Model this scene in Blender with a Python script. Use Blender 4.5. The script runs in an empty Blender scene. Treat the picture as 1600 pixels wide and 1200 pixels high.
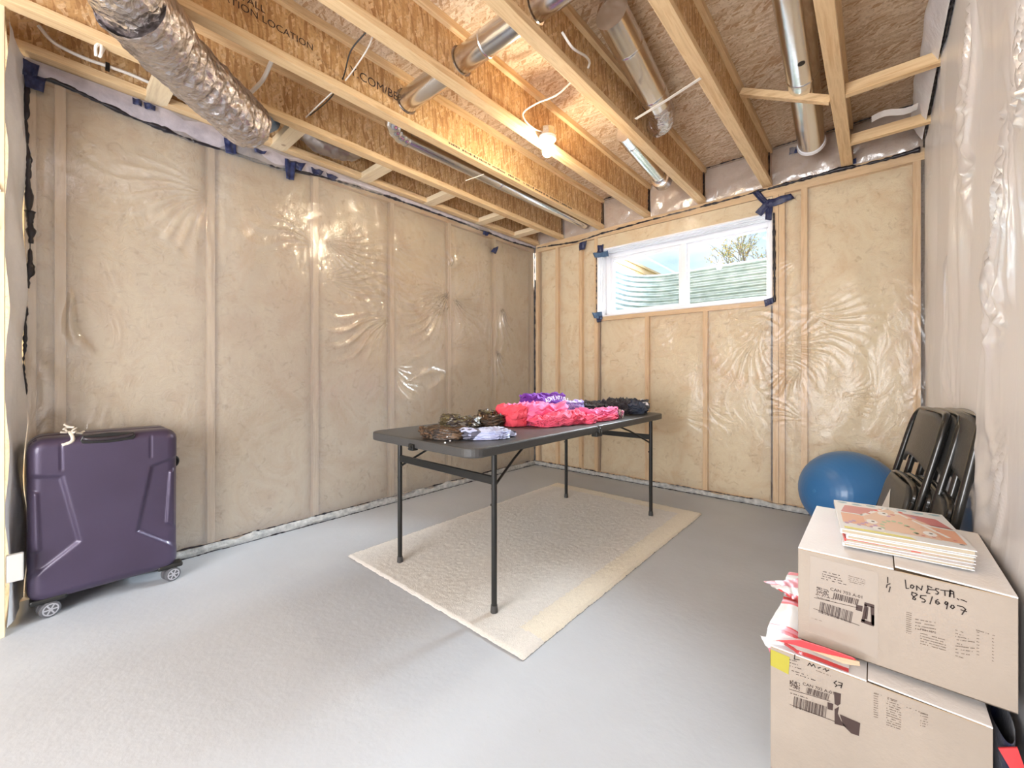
import bpy, math, random
import numpy as np
from mathutils import Vector, Matrix, noise as mnoise
SC = bpy.context.scene
COL = SC.collection
PI = math.pi
# ------------------------------------------------------------------ camera
YAW = math.radians(41.2); SN, CS = math.sin(YAW), math.cos(YAW)
CH, FOC, HZ = 1.055, 650.0, 582.0
cd = bpy.data.cameras.new('camera'); cam = bpy.data.objects.new('camera', cd); COL.objects.link(cam)
cam.location = (0, 0, CH); cam.rotation_euler = (PI/2, 0, YAW)
cd.sensor_width = 36; cd.lens = 36*FOC/1600; cd.shift_y = (HZ-600)/1600; cd.clip_start = 0.02; cd.clip_end = 200
SC.camera = cam
SC.view_settings.view_transform = 'Standard'; SC.view_settings.look = 'None'
SC.view_settings.gamma = 1; SC.view_settings.use_curve_mapping = False
SC.view_settings.exposure = 0.8
# ------------------------------------------------------------------ sky
w = bpy.data.worlds.new('sky'); SC.world = w; w.use_nodes = True
nt = w.node_tree; nt.nodes.clear()
sky = nt.nodes.new('ShaderNodeTexSky'); sky.sky_type = 'NISHITA'; sky.sun_disc = False
sky.sun_elevation = math.radians(42); sky.sun_rotation = math.radians(200)
tc = nt.nodes.new('ShaderNodeTexCoord'); mp = nt.nodes.new('ShaderNodeMapping'); mp.inputs['Scale'].default_value = (1.2, 1.2, 4)
cl = nt.nodes.new('ShaderNodeTexNoise'); cl.inputs['Scale'].default_value = 2.2; cl.inputs['Detail'].default_value = 6
cr = nt.nodes.new('ShaderNodeValToRGB'); cr.color_ramp.elements[0].position = .38; cr.color_ramp.elements[1].position = .68
mx = nt.nodes.new('ShaderNodeMix'); mx.data_type = 'RGBA'; mx.inputs['B'].default_value = (6.2, 6.6, 7.0, 1)
bg = nt.nodes.new('ShaderNodeBackground'); bg.inputs['Strength'].default_value = 0.15
wo = nt.nodes.new('ShaderNodeOutputWorld')
nt.links.new(tc.outputs['Generated'], mp.inputs['Vector']); nt.links.new(mp.outputs[0], cl.inputs['Vector'])
nt.links.new(cl.outputs[0], cr.inputs[0]); nt.links.new(cr.outputs[0], mx.inputs['Factor'])
nt.links.new(sky.outputs[0], mx.inputs['A']); nt.links.new(mx.outputs['Result'], bg.inputs[0]); nt.links.new(bg.outputs[0], wo.inputs[0])
# ------------------------------------------------------------------ lights
def area(name, loc, target, sx, sy, power, col):
    l = bpy.data.lights.new(name, 'AREA'); l.shape = 'RECTANGLE'; l.size = sx; l.size_y = sy; l.energy = power; l.color = col
    o = bpy.data.objects.new(name, l); COL.objects.link(o); o.location = loc
    o.rotation_euler = (Vector(target)-Vector(loc)).to_track_quat('-Z', 'Y').to_euler(); return o
sl = bpy.data.lights.new('sun', 'SUN'); sl.energy = 1.2; sl.angle = .01; sl.color = (1, .95, .86)
so = bpy.data.objects.new('sun', sl); COL.objects.link(so); so.rotation_euler = Vector((-.45, .75, -.75)).to_track_quat('-Z', 'Y').to_euler()
area('added_daylight_panel', (.9, 7.3, 4.75), (-1.2, 3.9, 2.0), 8.6, 2.0, 4600, (.82, .91, 1.0))  # panel added outside, above the view, to strengthen daylight through the window
area('rear_fill', (-.9, -1.9, 1.15), (-2.3, 2.4, 1.75), 1.6, 1.5, 84, (.97, .97, 1.0))  # unseen fill added behind the camera to brighten walls and ceiling
area('overhead_fill', (-.9, -.9, 2.45), (-1.0, 0.2, 0), 1.0, .6, 3, (1, .96, .9))  # weak fill from above, also added out of view
BULB = 360.0
# ------------------------------------------------------------------ helpers
def ray(px, py):
    q = (px-800)/FOC; v = (HZ-py)/FOC
    return Vector((CS*q-SN, SN*q+CS, v))
def onx(px, py, X): r = ray(px, py); t = X/r.x; return Vector((X, r.y*t, CH+r.z*t))
def ony(px, py, Y): r = ray(px, py); t = Y/r.y; return Vector((r.x*t, Y, CH+r.z*t))
def onz(px, py, Z): r = ray(px, py); t = (Z-CH)/r.z; return Vector((r.x*t, r.y*t, Z))
RN = random.Random(7)
def base_loc(o):
    p = Vector((0, 0, 0))
    while o is not None: p += o.location; o = o.parent
    return p
class MB:
    def __init__(s): s.v = []; s.f = []; s.mi = []
    def add(s, vs, fs, mi=0):
        b = len(s.v); s.v += [tuple(x) for x in vs]; s.f += [tuple(i+b for i in f) for f in fs]; s.mi += [mi]*len(fs); return s
    def box(s, a, b, mi=0):
        (x0, y0, z0), (x1, y1, z1) = a, b
        return s.add([(x0,y0,z0),(x1,y0,z0),(x1,y1,z0),(x0,y1,z0),(x0,y0,z1),(x1,y0,z1),(x1,y1,z1),(x0,y1,z1)],
              [(0,3,2,1),(4,5,6,7),(0,1,5,4),(1,2,6,5),(2,3,7,6),(3,0,4,7)], mi)
    def bar(s, p, q, wd, ht, up=(0, 0, 1), mi=0):
        p = Vector(p); q = Vector(q); d = (q-p).normalized(); u = Vector(up); sd = d.cross(u).normalized(); u = sd.cross(d)
        vs = []
        for c in (p, q):
            for a, b in ((-1,-1),(1,-1),(1,1),(-1,1)): vs.append(c+sd*a*wd/2+u*b*ht/2)
        return s.add(vs, [(0,1,2,3),(7,6,5,4),(0,4,5,1),(1,5,6,2),(2,6,7,3),(3,7,4,0)], mi)
    def tube(s, pts, r, n=10, mi=0, cap=True):
        pts = [Vector(p) for p in pts]; N = len(pts); rs = r if isinstance(r, (list, tuple)) else [r]*N
        vs = []; t0 = (pts[1]-pts[0]).normalized(); a = Vector((0,0,1)) if abs(t0.z) < .9 else Vector((1,0,0))
        u = t0.cross(a).normalized()
        for i, p in enumerate(pts):
            t = ((pts[min(i+1,N-1)]-p).normalized()+(p-pts[max(i-1,0)]).normalized())
            t = t.normalized() if t.length > 1e-6 else t0
            u = (u-t*u.dot(t)).normalized(); w_ = t.cross(u)
            for k in range(n):
                an = 2*PI*k/n; vs.append(p+(u*math.cos(an)+w_*math.sin(an))*rs[i])
        fs = [(i*n+k, i*n+(k+1)%n, (i+1)*n+(k+1)%n, (i+1)*n+k) for i in range(N-1) for k in range(n)]
        if cap: fs += [tuple(range(n))[::-1], tuple((N-1)*n+k for k in range(n))]
        return s.add(vs, fs, mi)
    def poly(s, pts, mi=0): return s.add(pts, [tuple(range(len(pts)))], mi)
    def prism(s, pts, d, mi=0):
        n = len(pts); pts = [Vector(p) for p in pts]; d = Vector(d)
        vs = pts+[p+d for p in pts]
        return s.add(vs, [tuple(range(n))[::-1], tuple(range(n, 2*n))]+[(i, (i+1) % n, n+(i+1) % n, n+i) for i in range(n)], mi)
    def grid(s, fn, nu, nv, mi=0, cu=False):
        vs = [fn(i/(nu if cu else nu-1), j/(nv-1)) for j in range(nv) for i in range(nu)]
        fs = [(j*nu+i, j*nu+(i+1) % nu, (j+1)*nu+(i+1) % nu, (j+1)*nu+i) for j in range(nv-1) for i in range(nu if cu else nu-1)]
        return s.add(vs, fs, mi)
    def build(s, name, mats, parent=None, at=None, smooth=False, local=False, bevel=0, kind=None, label=None, solid=0):
        me = bpy.data.meshes.new(name)
        o = bpy.data.objects.new(name, me); COL.objects.link(o)
        if parent: o.parent = parent; off = base_loc(parent)
        else:
            off = Vector(at) if at is not None else Vector((0, 0, 0)); o.location = off
        if local: off = Vector((0, 0, 0))
        me.from_pydata([(x-off.x, y-off.y, z-off.z) for x, y, z in s.v], [], s.f)
        for m in (mats if isinstance(mats, (list, tuple)) else [mats]): me.materials.append(m)
        me.polygons.foreach_set('material_index', s.mi)
        me.update()
        if smooth:
            me.polygons.foreach_set('use_smooth', [True]*len(me.polygons))
            if smooth != 'all': me.set_sharp_from_angle(angle=math.radians(40))
        if bevel:
            b = o.modifiers.new('bevel', 'BEVEL'); b.width = bevel; b.segments = 2; b.limit_method = 'ANGLE'
        if solid:
            b = o.modifiers.new('solid', 'SOLIDIFY'); b.thickness = solid; b.offset = 0
        if kind: o['kind'] = kind
        if label: o['label'] = label
        return o
def thing(name, label, cat, loc=(0,0,0), group=None):
    o = bpy.data.objects.new(name, None); o.empty_display_size = .05; COL.objects.link(o); o.location = loc
    return tag(o, label, cat, group)
def tag(o, label, cat, group=None):
    o['label'] = label; o['category'] = cat
    if group: o['group'] = group
    return o
def struct(name, label=None):
    o = bpy.data.objects.new(name, None); COL.objects.link(o); o['kind'] = 'structure'
    if label: o['label'] = label; o['category'] = 'structure'
    return o
def copy_tree(o, parent=None):
    c = o.copy(); COL.objects.link(c)
    if parent: c.parent = parent
    for ch in [x for x in ALLCH(o)]: copy_tree(ch, c)
    return c
def ALLCH(o): return [x for x in COL.objects if x.parent == o]
def text_part(name, txt, size, org, right, up, mat, parent, local=False, shear=0, extr=.0004, align='LEFT'):
    cu = bpy.data.curves.new(name, 'FONT'); cu.body = txt; cu.size = size; cu.shear = shear; cu.align_x = align; cu.resolution_u = 3
    t = bpy.data.objects.new('t', cu); me = bpy.data.meshes.new_from_object(t)
    bpy.data.objects.remove(t); r = Vector(right).normalized(); u = Vector(up).normalized(); n = r.cross(u).normalized()
    off = Vector((0,0,0)) if local else base_loc(parent); org = Vector(org)
    for v in me.vertices: v.co = org+r*v.co.x+u*v.co.y+n*extr-off
    me.name = name; me.materials.clear(); me.materials.append(mat)
    o = bpy.data.objects.new(name, me); COL.objects.link(o); o.parent = parent; return o
def fbm(p, o=3, s=1.0):
    return sum(mnoise.noise(Vector(p)*s*2**i)*.5**i for i in range(o))
# ------------------------------------------------------------------ materials
def mk(name, col=(.8,.8,.8), rough=.5, metal=0, spec=.5, coat=0, emit=None, sheen=0):
    m = bpy.data.materials.new(name); m.use_nodes = True; b = m.node_tree.nodes['Principled BSDF']
    b.inputs['Base Color'].default_value = (*col, 1); b.inputs['Roughness'].default_value = rough
    b.inputs['Metallic'].default_value = metal; b.inputs['Specular IOR Level'].default_value = spec
    b.inputs['Coat Weight'].default_value = coat; b.inputs['Sheen Weight'].default_value = sheen
    if emit: b.inputs['Emission Color'].default_value = (*emit[0], 1); b.inputs['Emission Strength'].default_value = emit[1]
    return m
def nd(m, t, **k):
    n = m.node_tree.nodes.new(t)
    for a, v in k.items():
        if a in n.inputs: n.inputs[a].default_value = v
        else: setattr(n, a, v)
    return n
def coords(m, scale=(1,1,1), rot=(0,0,0), src='Object'):
    t = nd(m, 'ShaderNodeTexCoord'); p = nd(m, 'ShaderNodeMapping'); p.inputs['Scale'].default_value = scale; p.inputs['Rotation'].default_value = rot
    m.node_tree.links.new(t.outputs[src], p.inputs[0]); return p.outputs[0]
def ramp(m, fac, stops, interp='LINEAR'):
    r = nd(m, 'ShaderNodeValToRGB'); cr = r.color_ramp; cr.interpolation = interp
    while len(cr.elements) > 1: cr.elements.remove(cr.elements[0])
    cr.elements[0].position = stops[0][0]; cr.elements[0].color = (*stops[0][1], 1)
    for p, c in stops[1:]: e = cr.elements.new(p); e.color = (*c, 1)
    m.node_tree.links.new(fac, r.inputs[0]); return r.outputs[0]
def noisef(m, vec, scale, detail=4, rough=.55, dist=0):
    n = nd(m, 'ShaderNodeTexNoise', Scale=scale, Detail=detail, Roughness=rough, Distortion=dist)
    m.node_tree.links.new(vec, n.inputs['Vector']); return n.outputs[0]
def mixc(m, a, b, fac, mode='MIX'):
    x = nd(m, 'ShaderNodeMix', data_type='RGBA', blend_type=mode)
    L = m.node_tree.links
    for k, v in (('A', a), ('B', b), ('Factor', fac)):
        if isinstance(v, bpy.types.NodeSocket): L.new(v, x.inputs[k if k == 'Factor' else k])
        else: x.inputs[k].default_value = v if k == 'Factor' else (*v, 1)
    return x.outputs['Result']
# Mix node has several A/B sockets: pick the colour ones
def mixc(m, a, b, fac, mode='MIX'):
    x = nd(m, 'ShaderNodeMix', data_type='RGBA', blend_type=mode); L = m.node_tree.links
    A = [s for s in x.inputs if s.name == 'A' and s.type == 'RGBA'][0]; B = [s for s in x.inputs if s.name == 'B' and s.type == 'RGBA'][0]
    F = [s for s in x.inputs if s.name == 'Factor' and s.type == 'VALUE'][0]
    for s, v in ((A, a), (B, b), (F, fac)):
        if isinstance(v, bpy.types.NodeSocket): L.new(v, s)
        else: s.default_value = v if s is F else (*v, 1)
    return [s for s in x.outputs if s.type == 'RGBA'][0]
def setc(m, c): m.node_tree.links.new(c, m.node_tree.nodes['Principled BSDF'].inputs['Base Color'])
def bump(m, h, dist, strength=1.0, node='Principled BSDF'):
    b = nd(m, 'ShaderNodeBump', Distance=dist, Strength=strength); m.node_tree.links.new(h, b.inputs['Height'])
    if node: m.node_tree.links.new(b.outputs[0], m.node_tree.nodes[node].inputs['Normal'])
    return b.outputs[0]
def noisy(name, c1, c2, scale, rough=.6, bd=0, bs=None, stretch=(1,1,1), **k):
    m = mk(name, c1, rough, **k); v = coords(m, stretch); n = noisef(m, v, scale)
    setc(m, ramp(m, n, [(.32, c1), (.68, c2)]))
    if bd: bump(m, noisef(m, v, bs or scale*4), bd)
    return m
def wood(name, axis, c1=(.66,.43,.22), c2=(.80,.59,.34)):
    m = mk(name, c1, .62, spec=.3); s = [14, 14, 14]; s[axis] = 1.0
    v = coords(m, s); n = noisef(m, v, 2.4, 4, .6, .6); f = noisef(m, v, 11, 2)
    c = ramp(m, n, [(.3, c1), (.5, c2), (.72, tuple(x*.9 for x in c1))])
    c = mixc(m, c, (.42,.25,.12), ramp(m, f, [(.66, (0,0,0)), (.78, (.45,.45,.45))]))
    vv = nd(m, 'ShaderNodeTexVoronoi', Scale=2.3); q = coords(m, (1, 1, 1)); m.node_tree.links.new(q, vv.inputs['Vector'])
    c = mixc(m, c, (.30,.15,.07), ramp(m, vv.outputs['Distance'], [(.0, (1,1,1)), (.035, (.6,.6,.6)), (.05, (0,0,0))]))
    setc(m, c); return m
def osb(name, cols, plane, s=1.0):
    """oriented strand board: three layers of elongated flakes with random directions"""
    m = mk(name, cols[0], .6, spec=.35); L = m.node_tree.links; res = None
    t = nd(m, 'ShaderNodeTexCoord'); wn = nd(m, 'ShaderNodeTexNoise', Scale=7.0, Detail=2.0); L.new(t.outputs['Object'], wn.inputs['Vector'])
    vm = nd(m, 'ShaderNodeVectorMath', operation='MULTIPLY_ADD'); L.new(wn.outputs['Color'], vm.inputs[0]); vm.inputs[1].default_value = (.007,)*3; L.new(t.outputs['Object'], vm.inputs[2])
    hs = []
    for i, (ang, el) in enumerate(((.30, 3.6), (-.35, 3.2), (.75, 3.0), (-.08, 4.2))):
        p = nd(m, 'ShaderNodeMapping'); rot = [0,0,0]; rot[plane] = ang; sc = [84*s]*3; k = 2 if plane == 0 else 0; sc[k] = 84*s/(el*1.7); sc[plane] = 3
        # rotate first, then stretch
        p.inputs['Rotation'].default_value = rot; L.new(vm.outputs[0], p.inputs[0]); p.inputs['Location'].default_value = (i*3.1, i*1.7, i)
        p2 = nd(m, 'ShaderNodeMapping'); p2.inputs['Scale'].default_value = sc; L.new(p.outputs[0], p2.inputs[0])
        v = nd(m, 'ShaderNodeTexVoronoi', Scale=1.0); L.new(p2.outputs[0], v.inputs['Vector'])
        sep = nd(m, 'ShaderNodeSeparateColor'); L.new(v.outputs['Color'], sep.inputs[0])
        n = len(cols); c = ramp(m, sep.outputs[0], [(k_/n, cols[(k_*2+i) % n]) for k_ in range(n)], 'CONSTANT')
        gr = noisef(m, p2.outputs[0], 3.0, 3)
        hs.append(sep.outputs[1])
        if res is None: res = c
        else:
            msk = ramp(m, sep.outputs[2], [(0, (0,0,0)), (.52, (1,1,1))], 'CONSTANT'); res = mixc(m, res, c, msk)
    g = noisef(m, vm.outputs[0], 90, 3); res = mixc(m, res, (.25,.12,.05), ramp(m, g, [(.5, (0,0,0)), (.75, (.55,.55,.55))]))
    setc(m, res); bump(m, hs[1], .0006, .7); return m
PINE = [wood('pine_x', 0), wood('pine_y', 1), wood('pine_z', 2)]
PALE = [wood('pale_pine_x', 0, (.74,.58,.38), (.84,.70,.48)), wood('pale_pine_y', 1, (.74,.58,.38), (.84,.70,.48)), wood('pale_pine_z', 2, (.74,.58,.38), (.84,.70,.48))]
OSBW = osb('osb_web', [(.66,.42,.20), (.56,.33,.14), (.74,.52,.29), (.62,.39,.18), (.68,.46,.25), (.44,.24,.10)], 0)
OSBF = osb('osb_deck', [(.68,.52,.36), (.58,.42,.27), (.76,.62,.46), (.64,.48,.32), (.50,.32,.18), (.72,.58,.42)], 2, .85)
def batt(name, c1, c2, c3):
    m = mk(name, c1, .95, spec=.1); v = coords(m); a = noisef(m, v, 3.2, 6, .65, .8); b = noisef(m, v, 16, 5, .7, 1.2)
    c = ramp(m, a, [(.3, c1), (.52, c2), (.7, c1)]); c = mixc(m, c, c3, ramp(m, b, [(.56, (0,0,0)), (.72, (.6,.6,.6))]))
    setc(m, c); bump(m, b, .012, .8); return m
BATT = batt('mineral_batt', (.74,.56,.34), (.83,.72,.50), (.44,.29,.15))
BATTW = batt('pale_batt', (.86,.82,.81), (.89,.87,.87), (.78,.70,.70))
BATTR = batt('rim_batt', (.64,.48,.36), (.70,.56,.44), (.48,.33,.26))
def film(name, milk, gloss, rough=.16, bs=1.0, tint=(.95,.94,.93), top=.8):
    m = bpy.data.materials.new(name); m.use_nodes = True; T = m.node_tree; T.nodes.clear(); L = T.links
    out = nd(m, 'ShaderNodeOutputMaterial'); tr = nd(m, 'ShaderNodeBsdfTransparent'); tr.inputs[0].default_value = (*tint, 1)
    df = nd(m, 'ShaderNodeBsdfDiffuse'); df.inputs[0].default_value = (.90,.89,.90,1); gl = nd(m, 'ShaderNodeBsdfGlossy', Roughness=rough)
    a = nd(m, 'ShaderNodeMixShader'); b = nd(m, 'ShaderNodeMixShader'); fr = nd(m, 'ShaderNodeLayerWeight', Blend=.3)
    v = coords(m, (1,1,.55)); n = noisef(m, v, 9, 4, .55, 1.4); n2 = noisef(m, v, 40, 3)
    ad = nd(m, 'ShaderNodeMath', operation='MULTIPLY_ADD'); L.new(n2, ad.inputs[0]); ad.inputs[1].default_value = .12; L.new(n, ad.inputs[2])
    bn = bump(m, ad.outputs[0], .012*bs, 1, None)
    mr = nd(m, 'ShaderNodeMapRange'); mr.inputs['To Min'].default_value = gloss; mr.inputs['To Max'].default_value = top
    L.new(fr.outputs['Fresnel'], mr.inputs['Value']); L.new(bn, gl.inputs['Normal']); L.new(bn, fr.inputs['Normal'])
    a.inputs[0].default_value = milk; L.new(tr.outputs[0], a.inputs[1]); L.new(df.outputs[0], a.inputs[2])
    L.new(mr.outputs[0], b.inputs[0]); L.new(a.outputs[0], b.inputs[1]); L.new(gl.outputs[0], b.inputs[2]); L.new(b.outputs[0], out.inputs[0]); return m
FILM = film('clear_poly', .18, .12, .22, .6)
FILMB = film('clear_poly_back', .10, .035, .27, .4, top=.5)
FILMW = film('milky_poly', .88, .10, .20, .45, top=.36)
def glass():
    m = bpy.data.materials.new('window_glass'); m.use_nodes = True; T = m.node_tree; T.nodes.clear(); L = T.links
    out = nd(m, 'ShaderNodeOutputMaterial'); tr = nd(m, 'ShaderNodeBsdfTransparent'); tr.inputs[0].default_value = (.95,.97,.97,1)
    gl = nd(m, 'ShaderNodeBsdfGlossy', Roughness=.01); b = nd(m, 'ShaderNodeMixShader'); fr = nd(m, 'ShaderNodeFresnel', IOR=1.45)
    L.new(fr.outputs[0], b.inputs[0]); L.new(tr.outputs[0], b.inputs[1]); L.new(gl.outputs[0], b.inputs[2]); L.new(b.outputs[0], out.inputs[0]); return m
GLASS = glass()
FLOOR = mk('painted_concrete', (.42,.45,.49), .62, spec=.22)
_v = coords(FLOOR); _a = noisef(FLOOR, _v, 1.6, 6, .6); _b = noisef(FLOOR, _v, 60, 3)
_c = ramp(FLOOR, _a, [(.3, (.44,.465,.50)), (.6, (.48,.51,.55)), (.8, (.51,.53,.55))]); setc(FLOOR, mixc(FLOOR, _c, (.36,.35,.33), ramp(FLOOR, _b, [(.68, (0,0,0)), (.8, (.35,.35,.35))])))
bump(FLOOR, noisef(FLOOR, _v, 30, 5), .0015)
BLACKG = mk('sealant', (.012,.010,.016), .35)
TAPE = noisy('navy_tape', (.012,.016,.06), (.03,.045,.13), 40, .35, .002)
TAPEB = noisy('blue_tape', (.05,.11,.22), (.10,.18,.30), 40, .35, .002)
WHITEP = mk('white_vinyl', (.86,.87,.90), .35)
POLYW = noisy('white_poly_wrap', (.84,.84,.87), (.90,.90,.92), 9, .35, .004, 20)
GREYP = noisy('grey_gasket', (.30,.31,.31), (.55,.56,.55), 30, .45, .006, 60)
GALV = mk('galvanised', (.74,.75,.77), .22, 1); _v = coords(GALV); bump(GALV, noisef(GALV, _v, 14, 3), .002, .6)
GALVR = mk('well_steel', (.50,.56,.58), .5, .5); _v = coords(GALVR); setc(GALVR, ramp(GALVR, noisef(GALVR, _v, 12, 4), [(.3, (.15,.19,.20)), (.7, (.25,.29,.30))]))
FOIL = mk('foil_sleeve', (.66,.62,.62), .27, 1); _v = coords(FOIL, (1,1,1))
_w = nd(FOIL, 'ShaderNodeTexVoronoi', Scale=38.0); _w.distance = 'EUCLIDEAN'; FOIL.node_tree.links.new(_v, _w.inputs['Vector'])
_h = nd(FOIL, 'ShaderNodeMath', operation='ADD'); FOIL.node_tree.links.new(_w.outputs['Distance'], _h.inputs[0]); FOIL.node_tree.links.new(noisef(FOIL, _v, 22, 5, .6, 2.0), _h.inputs[1]); bump(FOIL, _h.outputs[0], .008, .8)
BLACKM = mk('black_metal', (.018,.018,.017), .38, .2)
BLACKP = noisy('black_plastic_top', (.045,.044,.043), (.06,.058,.056), 300, .42, .0008, 500)
WIREW = mk('white_cable', (.82,.78,.72), .4)
WIREK = mk('black_cable', (.02,.02,.02), .4)
# ------------------------------------------------------------------ room constants
XL, YB, XR = -2.96, 3.78, .24
ZT = 2.51; ZJ = 2.515; ZD = 2.815
YR = -2.6
# ------------------------------------------------------------------ floor
def floor():
    b = MB(); b.box((XL-.3, YR-.2, -.12), (XR+.3, YB+.25, 0)); o = b.build('floor', FLOOR); o['kind'] = 'structure'
floor()
# ------------------------------------------------------------------ wall film with pulled creases
def wall_film(name, parent, P, U, Nn, u0, u1, z0, z1, nu, nz, mat, staples, studs, amp=1, seed=1, hole=None):
    rs = np.random.RandomState(seed)
    if hole:
        hu0, hu1, hz0, hz1 = hole
        us = np.unique(np.concatenate([np.linspace(u0, hu0, int(nu*(hu0-u0)/(u1-u0))+2), np.linspace(hu0, hu1, int(nu*(hu1-hu0)/(u1-u0))+2), np.linspace(hu1, u1, int(nu*(u1-hu1)/(u1-u0))+2)]))
        zs = np.unique(np.concatenate([np.linspace(z0, hz0, int(nz*(hz0-z0)/(z1-z0))+2), np.linspace(hz0, hz1, int(nz*(hz1-hz0)/(z1-z0))+2), np.linspace(hz1, z1, int(nz*(z1-hz1)/(z1-z0))+2)]))
    else: us = np.linspace(u0, u1, nu); zs = np.linspace(z0, z1, nz)
    UU, ZZ = np.meshgrid(us, zs); D = np.zeros_like(UU)
    for k in range(16):                         # slow billow
        a = rs.uniform(-4, 4); b = rs.uniform(-2.2, 2.2); D += .0022*np.sin(a*UU*2+b*ZZ*2+rs.uniform(0, 6.3))
    for k in range(22):                         # fine waviness
        a = rs.uniform(-26, 26); b = rs.uniform(-14, 14); D += .00045*np.sin(a*UU+b*ZZ+rs.uniform(0, 6.3)+2*np.sin(3*UU+b))
    taut = np.ones_like(UU)
    for s in studs: taut = np.minimum(taut, np.clip(np.abs(UU-s)/.13, .12, 1))
    D = D*taut*amp
    for (su, sz, rad, k, st, dr, wd) in staples:  # fans of creases: centre, reach, folds, height, direction, spread
        du = UU-su; dz = ZZ-sz; r = np.sqrt(du**2+dz**2)+1e-5; th = np.arctan2(dz, du)
        dth = (th-dr+PI) % (2*PI)-PI
        env = np.exp(-(r/rad)**2)*np.clip(r/(.12*rad), 0, 1)*np.exp(-(dth/wd)**2)
        ph = rs.uniform(0, 6.3); w_ = np.cos(k*dth+ph+1.3*np.sin(5*r/rad))
        D += st*env*(np.abs(w_)**6*1.6-.3)
    if hole:
        inn = np.minimum(np.minimum(np.maximum(np.maximum(hu0-UU, UU-hu1), np.maximum(hz0-ZZ, ZZ-hz1)), .1)/.1, 1); D *= np.clip(inn, 0, 1)
    D = np.clip(D+.0035, .0015, .05)
    X = P[0]+U[0]*UU+Nn[0]*D; Y = P[1]+U[1]*UU+Nn[1]*D
    nU = len(us); nZ = len(zs); vs = np.stack([X, Y, ZZ], -1).reshape(-1, 3)
    fs = []
    for j in range(nZ-1):
        zc = (zs[j]+zs[j+1])/2
        for i in range(nU-1):
            if hole and hu0 < (us[i]+us[i+1])/2 < hu1 and hz0 < zc < hz1: continue
            fs.append((j*nU+i, j*nU+i+1, (j+1)*nU+i+1, (j+1)*nU+i))
    b = MB(); b.add(vs.tolist(), fs); return b.build(name, mat, parent, smooth='all')
def batt_part(parent, axis, u0, u1, z0, z1, face, nrm, seed, mat, dip=.006, hole=None):
    """one insulation batt between studs; axis 0: runs along X at Y=face, axis 1: runs along Y at X=face; nrm = sign into the room"""
    b = MB(); nu = max(4, int((u1-u0)/.035)); nz = max(4, int((z1-z0)/.05))
    def f(s, t):
        u = u0+(u1-u0)*s; z = z0+(z1-z0)*t
        e = min(s, 1-s, 1)*(u1-u0)/.05; e = min(1, e); e2 = min(1, min(t, 1-t)*(z1-z0)/.05)
        d = max(.003, dip+.030*(1-min(e, e2))**2+.008*(.5+fbm((u*2.3, z*2.3, seed), 3, 2.0)))
        if axis == 1: return (face-nrm*d, u, z)
        return (u, face-nrm*d, z)
    b.grid(f, nu, nz); return b.build('insulation_batt', mat, parent, smooth='all')
# ------------------------------------------------------------------ left wall
SL_PX = [(42,115),(62,122),(80,125),(110,138),(200,180),(300,220),(360,238),(430,262),(500,275),(600,305),(700,340),(800,378),(835,388)]
POLYG = noisy('grey_poly_lap', (.36,.33,.37), (.52,.48,.52), 14, .35, .004, 24)
WL = struct('wall_left')
b = MB(); b.box((XL-.26, YR, 0), (XL-.15, YB+.3, ZD)); b.build('sheathing', OSBF, WL)
ST_L = [-1.75, -1.14, -.53, -.02, .075, .68, 1.292, 1.904, 2.511, 3.115, 3.74]
for i, y in enumerate(ST_L):
    b = MB(); b.box((XL-.14, y-.019, .04), (XL-.002, y+.019, 2.435)); b.build('wall_stud', PALE[2], WL, bevel=.002)
b = MB(); b.box((XL-.14, YR, 0.0), (XL-.003, YB+.0, .04)); b.build('bottom_plate', PALE[1], WL)
b = MB(); b.box((XL-.14, YR, 2.435), (XL-.004, YB+.0, 2.473)); b.build('top_plate', PINE[1], WL)
b = MB(); b.box((XL-.14, YR, 2.474), (XL-.004, YB+.0, 2.512)); b.build('top_plate', PINE[1], WL)
for i in range(len(ST_L)-1):
    batt_part(WL, 1, ST_L[i]+.019, ST_L[i+1]-.019, .04, 2.435, XL-.002, 1, i*3.1, BATT)
batt_part(WL, 1, 3.05, 3.11, .04, 2.43, XL-.002, 1, 77, BATT)
stap = []
for sy, zz in ((1.292, 1.95), (1.292, 1.5), (1.904, 1.62), (2.511, 2.0), (2.511, 1.72), (2.511, 1.3), (3.115, 1.75), (3.115, 1.35), (.68, 1.4), (.68, 2.1), (1.904, 1.1), (1.904, 2.1)):
    stap.append((sy, zz, RN.uniform(.3, .5), RN.randint(9, 15), RN.uniform(.004, .009), RN.choice([PI*.95, PI*.8, 0.1, .3, -PI*.8, -.7, -PI*.65]), RN.uniform(.5, .9)))
stap += [(2.511, 1.80, .45, 18, .020, -PI*.80, .7), (2.511, 1.66, .40, 16, .020, PI*1.05, .5), (2.53, 1.75, .42, 15, .018, -.55, .6), (2.511, 2.02, .16, 4, .02, PI*.5, 1.1), (1.33, 2.0, .55, 19, .016, -.35, .55), (1.33, 1.72, .5, 17, .016, .15, .5), (1.9, 1.5, .45, 14, .014, -PI*.85, .5), (3.2, 1.75, .38, 12, .020, -PI*.45, .6), (3.13, 1.3, .35, 12, .016, -PI*.4, .6),
         (.1, 1.5, .6, 5, .012, -PI/2, .3), (2.0, .95, .6, 5, .009, PI*.1, .5), (2.5, 1.05, .5, 4, .009, PI, .5)]
wall_film('vapour_barrier_film', WL, (XL, 0), (0, 1), (1, 0), -.035, YB, .035, ZT, 620, 380, FILM, stap, ST_L[3:], 1.3, 3)
SLW = [onx(x, y, XL) for x, y in SL_PX]
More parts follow.
